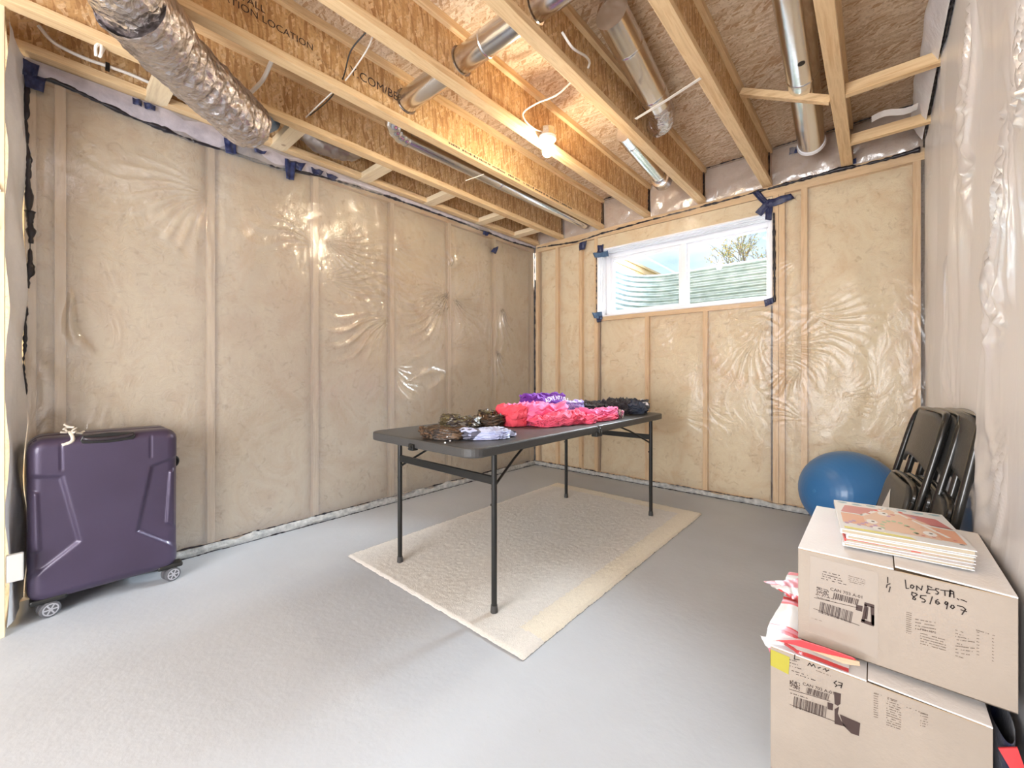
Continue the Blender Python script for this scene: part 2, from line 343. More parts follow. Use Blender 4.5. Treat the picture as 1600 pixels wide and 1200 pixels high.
def lap(s, t):
    y = -.035+(YB+.035)*s; k = max(i for i in range(len(SLW)-1) if y >= SLW[i].y or i == 0); a, c = SLW[k], SLW[k+1]; z0 = a.z+(c.z-a.z)*max(0, min(1, (y-a.y)/(c.y-a.y)))
    return (XL+.007+.010*math.sin(PI*t)*(1+.5*fbm((y*5, t, 1), 2)), y, z0+(2.512-z0)*t)
b = MB(); b.grid(lap, 160, 7); b.build('film_lap', POLYG, WL, smooth='all')
# ------------------------------------------------------------------ back wall with window opening
WX0, WX1, WZ0, WZ1 = -2.146, -.610, 1.622, 2.305
WB = struct('wall_back')
b = MB()
for a, c in (((XL-.1, 0), (WX0, ZD)), ((WX1, 0), (XR+.3, ZD)), ((WX0, 0), (WX1, WZ0)), ((WX0, WZ1), (WX1, ZD))):
    b.box((a[0], YB+.15, a[1]), (c[0], YB+.24, c[1]))
b.build('sheathing', OSBF, WB)
def stud_b(x, z0=.04, z1=2.435, wdt=.038):
    b = MB(); b.box((x-wdt/2, YB+.002, z0), (x+wdt/2, YB+.14, z1)); b.build('wall_stud', PINE[2], WB, bevel=.002)
for x in (XL+.03, -2.655, -2.352, -.405, .20): stud_b(x)
for x in (WX0-.02, WX1+.022): stud_b(x)
stud_b(WX1+.062)
for x in (-1.625, -1.107): stud_b(x, .04, WZ0-.04); 
b = MB(); b.box((XL, YB+.003, 0), (XR, YB+.14, .04)); b.build('bottom_plate', PINE[0], WB)
b = MB(); b.box((XL, YB+.003, 2.435), (XR, YB+.14, 2.473)); b.build('top_plate', PINE[0], WB)
b = MB(); b.box((XL, YB+.003, 2.474), (XR, YB+.14, 2.512)); b.build('top_plate', PINE[0], WB)
b = MB(); b.box((WX0, YB+.003, WZ0-.04), (WX1, YB+.14, WZ0-.002)); b.build('rough_sill', PINE[0], WB)
b = MB(); b.box((WX0, YB+.004, WZ1+.003), (WX1, YB+.14, 2.43)); b.build('window_header', BATT, WB)
xs = [XL+.05, -2.655, -2.352, WX0-.02]
for i in range(3): batt_part(WB, 0, xs[i]+.019, xs[i+1]-.019, .04, 2.435, YB+.002, -1, 20+i, BATT)
xs = [WX0-.001, -1.625, -1.107, WX1+.003]
for i in range(3): batt_part(WB, 0, xs[i]+.019, xs[i+1]-.019, .04, WZ0-.04, YB+.002, -1, 30+i, BATT)
xs = [WX1+.062, -.405, .20]
for i in range(2): batt_part(WB, 0, xs[i]+.019, xs[i+1]-.019, .04, 2.435, YB+.002, -1, 40+i, BATT)
st = []
for x, z in ((-1.107, 1.5), (-1.107, 1.4), (-1.05, 1.5), (-1.107, 1.1), (-1.107, .8), (-.7, 1.25), (-.6, 1.5), (-.405, 1.9), (-.405, 1.5), (-.405, 1.1), (-.55, 1.3), (-1.6, 1.2), (-.405, .7), (.2, 1.5), (.2, 1.0), (-.2, .9), (-1.3, .7)):
    st.append((x, z, RN.uniform(.22, .42), RN.randint(9, 16), RN.uniform(.004, .008), RN.choice([PI*.9, PI*1.1, 0.2, -.3, PI*1.25, -.6]), RN.uniform(.4, .8)))
st += [(-1.15, 1.56, .34, 18, .009, PI*1.08, .5), (-1.0, 1.56, .34, 18, .009, -.2, .5), (-.7, 1.35, .4, 14, .007, PI*1.3, .6)]
wall_film('vapour_barrier_film', WB, (0, YB), (1, 0), (0, -1), XL, XR, .03, ZT, 480, 340, FILMB, st, [-2.655, -2.352, WX0-.02, -1.625, -1.107, WX1+.04, -.405, .2], 1.2, 5, (WX0, WX1, WZ0, WZ1))
# ------------------------------------------------------------------ right wall
WR = struct('wall_right')
b = MB(); b.box((XR+.15, YR, 0), (XR+.24, YB+.25, ZD)); b.build('sheathing', OSBF, WR)
ST_R = [-1.9, -1.3, -.7, -.1, .5, 1.1, 1.7, 2.31, 2.92, 3.53, 3.76]
for y in ST_R:
    b = MB(); b.box((XR+.004, y-.019, .04), (XR+.14, y+.019, 2.5)); b.build('wall_stud', PALE[2], WR)
b = MB(); b.box((XR+.004, YR, 0), (XR+.14, YB, .04)); b.build('bottom_plate', PALE[1], WR)
for i in range(len(ST_R)-1): batt_part(WR, 1, ST_R[i]+.015, ST_R[i+1]-.015, .04, 2.5, XR+.001, -1, i*2.7+50, BATTW)
batt_part(WR, 1, 0.0, YB, 2.5, ZD, XR+.001, -1, 91, BATTW)
sr = []
for i in range(22):
    sr.append((RN.uniform(1.0, 3.7), RN.uniform(.5, 2.7), RN.uniform(.25, .6), RN.randint(7, 13), RN.uniform(.004, .010), RN.choice([PI/2, -PI/2, PI*.4, -PI*.4, PI*.6, .3]), RN.uniform(.3, .7)))
sr += [(1.55, 1.75, .5, 12, .015, -PI*.45, .5), (1.75, 1.45, .5, 9, .014, -PI*.5, .4), (1.35, 1.55, .35, 10, .014, PI*.5, .8), (1.9, 2.3, .6, 8, .013, -PI*.4, .5), (2.6, 1.6, .6, 8, .012, -PI/2, .4), (1.5, 1.15, .4, 7, .010, PI*.1, .5)]
wall_film('vapour_barrier_film', WR, (XR, 0), (0, 1), (-1, 0), YR, YB, .03, ZD, 620, 260, FILMW, sr, ST_R, 1.9, 9)
# ------------------------------------------------------------------ near partition at left and the unseen rear of the room
WF = struct('wall_front')
b = MB(); b.box((-2.648, -.173, 0), (-2.61, -.084, ZJ)); b.build('end_stud', PALE[2], WF, bevel=.002)
b = MB(); b.box((XL, -.173, 0), (-2.65, -.084, .04)); b.build('bottom_plate', PALE[0], WF)
b = MB(); b.box((XL, -.173, 2.47), (-2.65, -.084, 2.51)); b.build('top_plate', PALE[0], WF)
b = MB()
b.grid(lambda s, t: (-2.648+(XL+2.648)*s, -.080+.045*s+.006*math.sin(9*t*3+5*s)+.01*fbm((s*2, t*5, 3)), .02+2.48*t), 18, 90)
b.build('vapour_barrier_film', POLYW, WF, smooth='all')
b = MB(); b.tube([(-2.609, -.10, 1.62), (-2.60, -.115, 1.66), (-2.597, -.15, 1.69), (-2.60, -.13, 1.75), (-2.604, -.105, 1.80), (-2.603, -.095, 1.77)], .004); b.build('cable_loop', WIREW, WF, smooth=True)
b = MB(); b.box((-2.64, -.082, .21), (-2.614, -.035, .32)); b.build('outlet_box', mk('box_plastic', (.55,.54,.52), .5), WF, bevel=.004)
WQ = struct('wall_rear')
b = MB(); b.box((XL-.2, YR-.1, 0), (XR+.2, YR, ZD)); b.build('plain_panel', mk('rear_wall', (.75,.70,.62), .8), WQ)
# ------------------------------------------------------------------ sealant beads, gaskets, tape
def bead(parent, pts, r0, r1, seed, mat=BLACKG, step=.012):
    rr = random.Random(seed); P = []
    for a, c in zip(pts[:-1], pts[1:]):
        n = max(2, int((Vector(c)-Vector(a)).length/step))
        for i in range(n): P.append(Vector(a).lerp(Vector(c), i/n))
    P.append(Vector(pts[-1])); R = []; Q = []
    for p in P:
        f = fbm((p.x*9+seed, p.y*9, p.z*9), 2); Q.append(p+Vector((0, 0, .004*f)) if abs((P[-1]-P[0]).z) < .5 else p+Vector((0, .005*f, 0)))
        R.append(max(.0015, r0+(r1-r0)*(.5+f+.8*fbm((p.x*30, p.y*30+seed, p.z*30), 2))*.9+rr.uniform(-.002, .002)))
    b = MB(); b.tube(Q, R, 6); return b.build('sealant_bead', mat, parent, smooth='all')
SL = SL_PX
bead(WL, [onx(x, y, XL+.006) for x, y in SL[:6]], .006, .013, 1)
bead(WL, [onx(x, y, XL+.006) for x, y in SL[5:]], .005, .011, 2)
bead(WL, [onx(42, 100, XL+.004), onx(40, 200, XL+.004), onx(44, 300, XL+.004), onx(48, 380, XL+.004)], .004, .012, 3)
bead(WL, [onx(47, 330, XL+.004), onx(47, 420, XL+.004), onx(42, 450, XL+.004)], .006, .022, 4)
bead(WL, [onx(40, 450, XL+.004), onx(38, 560, XL+.004), onx(38, 660, XL+.004)], .003, .006, 5)
bead(WL, [(XL+.006, YB-.006, 2.48), (XL+.006, YB-.006, 1.2), (XL+.006, YB-.006, .05)], .003, .009, 6)
SB = [(835,388),(900,378),(940,365),(1000,348),(1100,322),(1200,295),(1300,268),(1380,250),(1438,234)]
bead(WB, [ony(x, y, YB-.006) for x, y in SB[:6]], .004, .010, 7)
bead(WB, [ony(x, y, YB-.006) for x, y in SB[5:]], .007, .016, 8)
bead(WB, [(WX1+.012, YB-.006, WZ1-.01), (WX1+.016, YB-.006, WZ0-.02)], .006, .011, 9)
bead(WB, [(WX0-.01, YB-.005, WZ1-.02), (WX0-.01, YB-.005, WZ0+.05)], .002, .005, 10)
bead(WR, [(XR-.008, YB-.03, 2.50), (XR-.008, 3.4, 2.56), (XR-.010, 3.0, 2.57), (XR-.008, 2.6, 2.55), (XR-.008, 1.6, 2.56)], .003, .009, 11)
def gasket(parent, a, c, nrm, seed, h=.05):
    a = Vector(a); c = Vector(c); b = MB(); n = 260
    def f(s, t):
        p = a.lerp(c, s); k = fbm((s*22+seed, t*2, seed), 3); k2 = fbm((s*60+seed, t*4, 2), 2)
        o = .004+.010*t*(1-t)*4*(.6+k)+.012*(1-t)+.006*k2
        return p+Vector(nrm)*max(.001, o)+Vector((0, 0, .002+t*(h+.018*k)))
    b.grid(f, n, 7); b.build('sill_gasket', GREYP, parent, smooth='all')
    bead(parent, [a+Vector(nrm)*.004+Vector((0, 0, h+.004)), c+Vector(nrm)*.004+Vector((0, 0, h+.004))], .001, .005, seed+30)
    bead(parent, [a+Vector(nrm)*.026+Vector((0, 0, .003)), c+Vector(nrm)*.026+Vector((0, 0, .003))], .0005, .0035, seed+31)
gasket(WL, (XL, .0, 0), (XL, YB, 0), (1, 0, 0), 1, .045)
gasket(WB, (XL, YB, 0), (XR, YB, 0), (0, -1, 0), 2, .038)
def tape(parent, pts, nrm, mat=TAPE, seed=0):
    """crumpled strip of tape given as 4 corner points on its wall"""
    P = [Vector(p) for p in pts]; b = MB(); n = Vector(nrm)
    def f(s, t):
        p = P[0].lerp(P[1], s).lerp(P[3].lerp(P[2], s), t)
        k = fbm((p.x*30+seed, p.y*30, p.z*30), 2)
        return p+n*(.006+.008*(.5+k)+.004*math.sin(s*9+seed))+Vector((0, 0, .004*k))
    b.grid(f, 9, 9); return b.build('tape_patch', mat, parent, smooth='all', solid=.0012)
def tq(px, X=None, Y=None): return [onx(x, y, X) if X is not None else ony(x, y, Y) for x, y in px]
for i, q in enumerate([[(33,92),(62,104),(58,122),(35,118)], [(36,112),(72,124),(68,146),(40,138)], [(206,154),(222,158),(221,168),(207,163)], [(224,160),(243,166),(242,175),(226,170)],
      [(349,215),(367,220),(369,243),(352,240)], [(395,232),(416,237),(412,242),(398,238)], [(444,248),(462,254),(458,283),(446,280)], [(460,253),(477,256),(470,268),(462,264)], [(484,262),(505,268),(500,276),(488,272)], [(508,270),(528,278),(520,283),(510,277)],
      [(770,388),(778,385),(774,397),(766,393)], [(755,361),(764,364),(760,369),(754,366)]]):
    tape(WL, tq(q, X=XL+.022), (1, 0, 0), TAPE, i)
for i, (q, m) in enumerate([([(1176,303),(1184,296),(1205,318),(1196,324)], TAPE), ([(1195,314),(1236,303),(1242,310),(1202,326)], TAPE), ([(1180,332),(1202,310),(1208,318),(1190,338)], TAPE), ([(1196,318),(1208,316),(1206,345),(1196,344)], TAPE),
      ([(934,384),(944,382),(943,394),(934,396)], TAPE), ([(927,396),(951,392),(952,401),(930,403)], TAPEB), ([(926,489),(941,487),(942,499),(929,497)], TAPEB), ([(932,494),(942,494),(940,503),(934,504)], TAPE),
      ([(1194,469),(1208,465),(1209,473),(1196,480)], TAPE), ([(906,380),(918,376),(914,390),(905,391)], TAPE), ([(1325,250),(1338,248),(1338,255),(1326,257)], TAPE)]):
    tape(WB, tq(q, Y=YB-.005), (0, -1, 0), m, i+20)
tape(WB, tq([(1234,232),(1247,230),(1246,240),(1233,243)], Y=YB-.0), (0, -1, 0), TAPE, 50)
# ------------------------------------------------------------------ window
WN = struct('window_1')
YF = 3.965
b = MB(); t = .012   # poly-wrapped returns
b.box((WX0-.002, YB-.006, WZ0), (WX0+t, YF, WZ1)); b.box((WX1-t, YB-.006, WZ0), (WX1+.002, YF, WZ1)); b.box((WX0, YB-.006, WZ1-t), (WX1, YF, WZ1+.002)); b.box((WX0, YB-.006, WZ0-.002), (WX1, YF, WZ0+t))
b.build('jamb_liner', POLYW, WN, bevel=.003)
b = MB()
for k in range(3):
    x = WX0+t; b.tube([(x+.003, YB+.03+.045*k+.01*math.sin(z*7+k), z) for z in np.linspace(WZ0+.02, WZ1-.02, 14)], .0035, 6)
    b.tube([(x2, YB+.03+.05*k+.012*math.sin(x2*5+k), WZ1-t-.003) for x2 in np.linspace(WX0+.02, WX1-.02, 24)], .004, 6)
b.build('film_fold', POLYW, WN, smooth=True)
ix0, ix1, iz0, iz1 = WX0+t, WX1-t, WZ0+t, WZ1-t
def frame(b, x0, x1, z0, z1, w_, y0, y1, wb=None):
    wb = wb or w_
    b.box((x0, y0, z0), (x0+w_, y1, z1)); b.box((x1-w_, y0, z0), (x1, y1, z1)); b.box((x0+w_, y0, z1-w_), (x1-w_, y1, z1)); b.box((x0+w_, y0, z0), (x1-w_, y1, z0+wb))
b = MB(); frame(b, ix0, ix1, iz0, iz1, .045, YF-.02, YF+.07, .04); b.build('window_frame', WHITEP, WN, bevel=.003)
xm = ony(1069, 430, YF).x
b = MB(); b.box((xm-.022, YF-.024, iz0+.04), (xm+.022, YF+.06, iz1-.045)); b.build('mullion', WHITEP, WN, bevel=.003)
b = MB(); frame(b, ix0+.045, xm-.02, iz0+.04, iz1-.045, .028, YF-.005, YF+.03); b.build('sash', WHITEP, WN, bevel=.003)
b = MB(); frame(b, xm+.02, ix1-.045, iz0+.04, iz1-.045, .016, YF+.01, YF+.04); b.build('sash', WHITEP, WN, bevel=.003)
b = MB(); b.box((ix0+.07, YF+.012, iz0+.06), (xm-.045, YF+.016, iz1-.07)); b.build('pane', GLASS, WN)
b = MB(); b.box((xm+.03, YF+.022, iz0+.05), (ix1-.055, YF+.026, iz1-.055)); b.build('pane', GLASS, WN)
# ------------------------------------------------------------------ ceiling: deck panels, joists, blocking, bridging
CE = struct('ceiling')
ys = [YR, -.80, .42, 1.64, 2.86, YB+.25]; 
for j in range(5):
    cuts = [XL-.25, -1.131 if j % 2 else -1.9, XR+.25] if j < 4 else [XL-.25, -.643, XR+.25]
    for k in range(len(cuts)-1):
        b = MB(); b.box((cuts[k]+.0015, ys[j]+.002, ZD+RN.uniform(0, .0015)), (cuts[k+1]-.0015, ys[j+1]-.002, ZD+.02)); b.build('osb_panel', OSBF, CE)
b = MB(); b.box((XL-.26, YR-.1, ZD+.021), (XR+.26, YB+.26, ZD+.06)); b.build('deck_covering', mk('deck_top', (.2,.18,.16), .9), CE)
JX = [-2.93, -2.595, -2.107, -1.619, -1.131, -.643, -.155]
JOIST = []
for i, x in enumerate(JX):
    e = bpy.data.objects.new('floor_joist', None); COL.objects.link(e); e.parent = CE; e.location = (x, 0, ZJ); JOIST.append(e)
    b = MB(); b.box((x-.0318, YR, ZJ), (x+.0318, YB+.02, ZJ+.038)); b.build('bottom_flange', PINE[1], e, bevel=.002)
    b = MB(); b.box((x-.0318, YR, ZD-.038), (x+.0318, YB+.02, ZD-.0005)); b.build('top_flange', PINE[1], e)
    # web with the round knock-outs the ducts pass through
    b = MB(); holes = [] if i in (0, 1) else [1.45]
    if i == 1 or i == 0: b.box((x-.005, YR, ZJ+.038), (x+.005, YB+.02, ZD-.038))
    else:
        hy = 1.45; b.box((x-.005, YR, ZJ+.038), (x+.005, hy-.085, ZD-.038)); b.box((x-.005, hy+.085, ZJ+.038), (x+.005, YB+.02, ZD-.038))
        zc = 2.668; n = 20
        for s_ in (-.005, .005):
            for k in range(n):
                a0, a1 = 2*PI*k/n, 2*PI*(k+1)/n
                def sq(a):
                    c, s2 = math.cos(a), math.sin(a); m_ = max(abs(c)/.085, abs(s2)/.113); return (x+s_, hy+c/m_, max(ZJ+.038, min(ZD-.038, zc+s2/m_)))
                def ci(a): return (x+s_, hy+.072*math.cos(a), zc+.072*math.sin(a))
                b.poly([ci(a0), sq(a0), sq(a1), ci(a1)])
    b.build('web', OSBW, e)
# printing on the web above the clothes-side duct
INK = mk('black_ink', (.05,.03,.025), .7)
o_ = onx(545, 104, JX[2]+.006); o2_ = onx(626, 153, JX[2]+.006)
text_part('printed_text', 'Y.COM/BE', .066, (JX[2]+.0055, o_.y+.005, ZJ+.125), (0,1,0), (0,0,1), INK, JOIST[2])
text_part('printed_text', 'INSTALL\nATION LOCATION', .045, (JX[2]+.0055, .52, ZJ+.18), (0,1,0), (0,0,1), INK, JOIST[2])
for y in (-.22, .38, .99, 1.6, 2.2, 2.82, 3.35):
    b = MB()
    x0, x1 = JX[0]-.02, JX[1]-.032; yy = y+.045
    b.prism([(x0, yy-.045, ZJ-.002), (x1, yy-.045, ZJ-.002), (x1, yy+.045, ZJ-.002), (x0+.03, yy+.045, ZJ-.002), (x0, yy+.02, ZJ-.002)], (0, 0, .040)); b.build('blocking', PALE[0], CE)
for y in (2.82, 3.44):
    b = MB(); b.bar((JX[6]+.032, y, ZJ+.03), (XR+.02, y, ZJ+.03), .038, .06); b.build('blocking', PINE[0], CE, bevel=.002)
b = MB(); b.bar((JX[5]+.03, 2.80, ZD-.07), (JX[6]-.03, 2.84, ZJ+.018), .038, .038); b.build('bridging', PINE[0], CE, bevel=.002)
xs = [XL]+JX[1:]+[XR]
for i in range(len(xs)-1):
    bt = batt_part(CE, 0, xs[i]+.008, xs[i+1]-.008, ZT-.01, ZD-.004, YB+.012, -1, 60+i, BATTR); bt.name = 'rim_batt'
    b = MB(); sd = i*1.7
    b.grid(lambda s, t: (xs[i]+.034+(xs[i+1]-xs[i]-.068)*s, YB-.012-.03*t*(1-t)*4*(.5+.5*fbm((s*2+sd, t*2, sd), 2))+.01*fbm((s*4+sd, t*4, 1), 3)+.01, ZT+.004+(ZD-ZT-.02)*t), 26, 16)
    b.build('rim_film', FILM, CE, smooth='all')
    bead(CE, [(xs[i]+.037, YB-.004, ZD-.01), (xs[i+1]-.037, YB-.004, ZD-.012)], .002, .005, 40+i)
    if i: bead(CE, [(xs[i]+.012, YB-.004, ZT+.02), (xs[i]+.012, YB-.002, ZD-.02)], .002, .005, 50+i)
b = MB(); b.grid(lambda s, t: (XR-.02-.05*math.sin(PI*t)*(1+.4*fbm((s*4, t*3, 8), 2)), 2.3+s*1.4, ZT+.02+(ZD-ZT-.03)*t), 40, 12); b.build('rim_film', POLYW, CE, smooth='all')
b = MB(); b.grid(lambda s, t: (-.02+.19*s, 3.10+.10*t, 2.50+.012*math.sin(6*s)+.01*t), 8, 5); b.build('rim_film', POLYW, CE, smooth='all')
#__PART2__
# ------------------------------------------------------------------ outside the window
G2 = noisy('gravel', (.35,.33,.30), (.55,.52,.48), 60, .9, .01)
b = MB(); b.box((-2.9, 4.03, 1.2), (.5, 5.0, 1.36)); b.box((-30, 4.98, 1.9), (30, 40, 2.12)); b.box((-30, 4.03, 1.9), (-2.30, 4.98, 2.12)); b.build('ground', noisy('lawn', (.20,.24,.10), (.30,.32,.15), 12, .9), kind='structure')
WW = thing('window_well', 'curved corrugated steel window well seen outside through the window', 'window well', (-1.2, 4.9, 1.36))
b = MB(); pl = []
R_ = .42; x0, x1, yb, yf = -2.22, .05, 4.92, 4.03
for k in range(8): pl.append((x0, yf+(yb-R_-yf)*k/8))
for k in range(13): a = PI-PI/2*k/12; pl.append((x0+R_+R_*math.cos(a), yb-R_+R_*math.sin(a)))
for k in range(1, 24): pl.append((x0+R_+(x1-R_-x0-R_)*k/24, yb))
for k in range(13): a = PI/2-PI/2*k/12; pl.append((x1-R_+R_*math.cos(a), yb-R_+R_*math.sin(a)))
for k in range(1, 9): pl.append((x1, yb-R_-(yb-R_-yf)*k/8))
pn = []
for i, p in enumerate(pl):
    a = pl[max(i-1, 0)]; c = pl[min(i+1, len(pl)-1)]; d = Vector((c[0]-a[0], c[1]-a[1])).normalized(); pn.append((d.y, -d.x))
nz = 150; zt = 2.215
def fw(s, t):
    i = min(len(pl)-1, int(round(s*(len(pl)-1)))); z = 1.3+(zt-1.3)*t; o = .009*math.sin(2*PI*z/.0585)
    return (pl[i][0]-pn[i][0]*o, pl[i][1]-pn[i][1]*o, z)
b.grid(fw, len(pl), nz); b.build('corrugated_panel', GALVR, WW, smooth='all', solid=.002)
b = MB(); b.tube([(p[0], p[1], zt+.004) for p in pl], .007, 8); b.build('rolled_rim', GALV, WW, smooth=True)
FN = thing('fence', 'brown board fence with sloping top rail beyond the window well', 'fence', (-5, 6, 2.12))
FB = wood('fence_board', 2, (.50,.32,.20), (.62,.43,.28))
for k in range(62):
    y = 5.2+k*.15; b = MB(); b.box((-5.02+RN.uniform(0,.006), y, 2.12), (-4.995, y+.143, 4.02)); b.build('fence_board', FB, FN)
b = MB(); b.box((-5.06, 5.1, 4.02), (-4.95, 14.6, 4.08)); b.build('top_rail', wood('fence_rail', 1, (.55,.38,.26), (.66,.49,.35)), FN)
b = MB(); b.box((-4.994, 5.1, 3.86), (-4.96, 14.6, 3.96)); b.build('side_rail', wood('fence_rail2', 1, (.46,.30,.19), (.58,.40,.27)), FN)
TB = Vector((-2.7, 13.0, 2.1)); TR = thing('tree', 'thin branched tree with sparse yellow leaves beyond the window', 'tree', TB)
b = MB(); lv = []; rt = random.Random(5)
b.tube([TB, TB+Vector((.02, 0, .8)), TB+Vector((0, 0, 1.5))], [.05, .04, .03], 7)
def branch(p, d, L, r, lvl):
    q = p+d*L*.5+Vector((rt.uniform(-.05,.05), rt.uniform(-.05,.05), 0)); e = p+d*L; b.tube([p, q, e], [r, r*.8, r*.5], 5, cap=False)
    for k in range(3 if lvl < 3 else 0):
        n_ = (d+Vector((rt.uniform(-.7,.7), rt.uniform(-.7,.7), rt.uniform(-.2,.5)))).normalized(); branch(p.lerp(e, rt.uniform(.5, 1)), n_, L*rt.uniform(.6, .8), r*.6, lvl+1)
    if lvl >= 2:
        for k in range(5): lv.append(p.lerp(e, rt.random())+Vector((rt.uniform(-.06,.06), rt.uniform(-.06,.06), rt.uniform(-.06,.06))))
for k in range(5): branch(TB+Vector((0, 0, 1.1+.1*k)), Vector((rt.uniform(-.6,.6), rt.uniform(-.6,.6), 1)).normalized(), .85, .02, 0)
b.build('trunk', mk('bark', (.22,.17,.14), .9), TR, smooth=True)
b = MB()
for p in lv:
    a = Vector((rt.uniform(-1,1), rt.uniform(-1,1), rt.uniform(-1,1))).normalized(); c = a.orthogonal().normalized(); s_ = rt.uniform(.02, .035)
    b.poly([p-a*s_, p+c*s_*.6, p+a*s_, p-c*s_*.6], rt.randint(0, 1))
b.build('leaves', [mk('leaf_yellow', (.72,.52,.14), .6), mk('leaf_green', (.38,.40,.15), .6)], TR, kind='stuff')
# ------------------------------------------------------------------ ceiling lamp
LP = Vector((-1.545, 2.10, 2.50))
LT = thing('ceiling_light', 'lit bare bulb in a white porcelain holder under the joist', 'ceiling light', LP+Vector((0, 0, .04)))
b = MB(); n = 8; b.tube([LP+Vector((0,0,.022)), LP+Vector((0,0,.075))], .050, 8); b.build('junction_box', GALV, LT, bevel=.003)
def lathe(prof, c, n=28, mi=0, b=None):
    b = b or MB(); vs = [(c[0]+r*math.cos(2*PI*k/n), c[1]+r*math.sin(2*PI*k/n), c[2]+z) for r, z in prof for k in range(n)]
    fs = [(i*n+k, i*n+(k+1) % n, (i+1)*n+(k+1) % n, (i+1)*n+k) for i in range(len(prof)-1) for k in range(n)]; b.add(vs, fs, mi); return b
lathe([(.001,.022),(.056,.022),(.057,.012),(.052,.004),(.036,.000),(.026,-.012),(.022,-.018),(.001,-.018)], LP).build('lamp_holder', mk('porcelain', (.88,.85,.80), .25, coat=.4), LT, smooth=True)
BM = mk('bulb_glow', (1,1,1), .4, emit=((1, .84, .60), BULB))
lathe([(.001,-.018),(.013,-.018),(.014,-.028),(.02,-.038),(.028,-.052),(.031,-.066),(.028,-.082),(.018,-.093),(.001,-.097)], LP).build('bulb', BM, LT, smooth='all')
# ------------------------------------------------------------------ ducts
def smooth_path(P, n=8):
    P = [Vector(p) for p in P]; P = [P[0]*2-P[1]]+P+[P[-1]*2-P[-2]]; out = []
    for i in range(1, len(P)-2):
        for k in range(n):
            t = k/n; a, c, d, e = P[i-1], P[i], P[i+1], P[i+2]
            out.append(.5*((2*c)+(d-a)*t+(2*a-5*c+4*d-e)*t*t+(3*c-a-3*d+e)*t**3))
    out.append(P[-2]); return out
def crumple(path, rad, amp, n=40, seed=0):
    """foil sleeve: a tube with irregular rings and creases"""
    L = len(path); b = MB(); b.tube(path, rad, n, cap=False); vs = []
    for i in range(L):
        c = path[i]
        for k in range(n):
            v = Vector(b.v[i*n+k]); d = (v-c).normalized(); f = .9*fbm((v.x*20+seed, v.y*20, v.z*20), 4)-1.1*abs(fbm((v.x*38, v.y*38+seed, v.z*38), 2))+.22*math.sin(i*.75+5*fbm((v.x*7, v.y*7, v.z*7+seed), 2))
            vs.append(v+d*amp*f)
    b.v = [tuple(v) for v in vs]; return b
def q3(px, py, d): r = ray(px, py); return Vector((0, 0, CH))+Vector((r.x*d, r.y*d, r.z*d)) if False else Vector((r.x*d, r.y*d, CH+r.z*d))
FD = thing('flexible_duct', 'thick crinkled silver foil duct hanging below the joists at upper left', 'duct', q3(250, 67, 1.7))
pth = smooth_path([q3(60, -260, 1.02), q3(150, -100, 1.28), q3(212, 8, 1.5), q3(255, 67, 1.68), q3(300, 112, 1.84), q3(345, 155, 2.0), q3(378, 186, 2.14), q3(392, 200, 2.22)], 22)
N_ = len(pth); rad = [.126 if i < N_*.9 else .126-.03*((i-N_*.9)/(N_*.1))**2 for i in range(N_)]
crumple(pth, rad, .008, 72).build('foil_sleeve', FOIL, FD, smooth='all')
b = MB(); e = smooth_path([q3(385, 192, 2.2), q3(402, 193, 2.30), q3(412, 190, 2.42), q3(420, 187, 2.50)], 8); b.tube(e, .062, 24); b.build('tape_collar', TAPEB, FD, smooth=True)
b = crumple(smooth_path([q3(200, 0, 1.46), q3(225, 25, 1.53), q3(245, 47, 1.60)], 10), .131, .006, seed=4); b.build('sleeve_band', FOIL, FD, smooth='all')
FD2 = thing('flexible_duct', 'short crinkled foil duct tucked between wall joist and second joist', 'duct', (-2.77, 1.35, 2.66))
pth = smooth_path([(-2.78, 1.12, 2.66), (-2.78, 1.22, 2.60), (-2.77, 1.33, 2.59), (-2.77, 1.44, 2.62), (-2.78, 1.53, 2.69)], 14)
crumple(pth, [.078]*len(pth), .007, 40, 3).build('foil_sleeve', mk('dull_foil', (.40,.36,.34), .35, 1), FD2, smooth='all')
def pipe(name, label, pts, r, joints=(), elbow=None, cap=None):
    T_ = thing(name, label, 'duct', pts[0])
    b = MB(); b.tube(pts, r, 28); b.build('pipe', GALV, T_, smooth=True)
    P = [Vector(p) for p in pts]
    for j in joints:
        c = P[0].lerp(P[-1], j); d = (P[-1]-P[0]).normalized(); b = MB(); b.tube([c-d*.008, c-d*.004, c, c+d*.004, c+d*.008], [r+.0005, r+.003, r+.0035, r+.003, r+.0005], 28); b.build('crimp_ring', GALV, T_, smooth=True)
    return T_
t1 = pipe('duct', 'long thin galvanised duct running beside the third joist to the back wall', [(-2.322, 1.56, 2.590), (-2.262, 3.72, 2.585)], .046, (.02, .42))
b = MB(); el = smooth_path([(-2.12, 1.45, 2.668), (-2.20, 1.452, 2.655), (-2.27, 1.47, 2.62), (-2.31, 1.52, 2.60), (-2.321, 1.60, 2.590)], 8)
b.tube(el, [.052+.0025*math.sin(i*1.2) for i in range(len(el))], 28); b.build('elbow', GALV, t1, smooth='all')
b = MB(); b.tube([onx(728, 282, -2.16), onx(748, 275, -2.165), onx(756, 272, -2.17)], .003, 6); b.build('hanging_wire', WIREW, t1)
t2 = pipe('duct', 'galvanised duct crossing sideways through the round holes of the joists', [(-2.10, 1.45, 2.668), (.10, 1.45, 2.668)], .062, (.3, .62))
t3 = pipe('duct', 'wide galvanised duct with foil taped end beyond the bulb', [q3(955, 20, 1.93), q3(1027, 160, 2.50)], .076, (.3, .86))
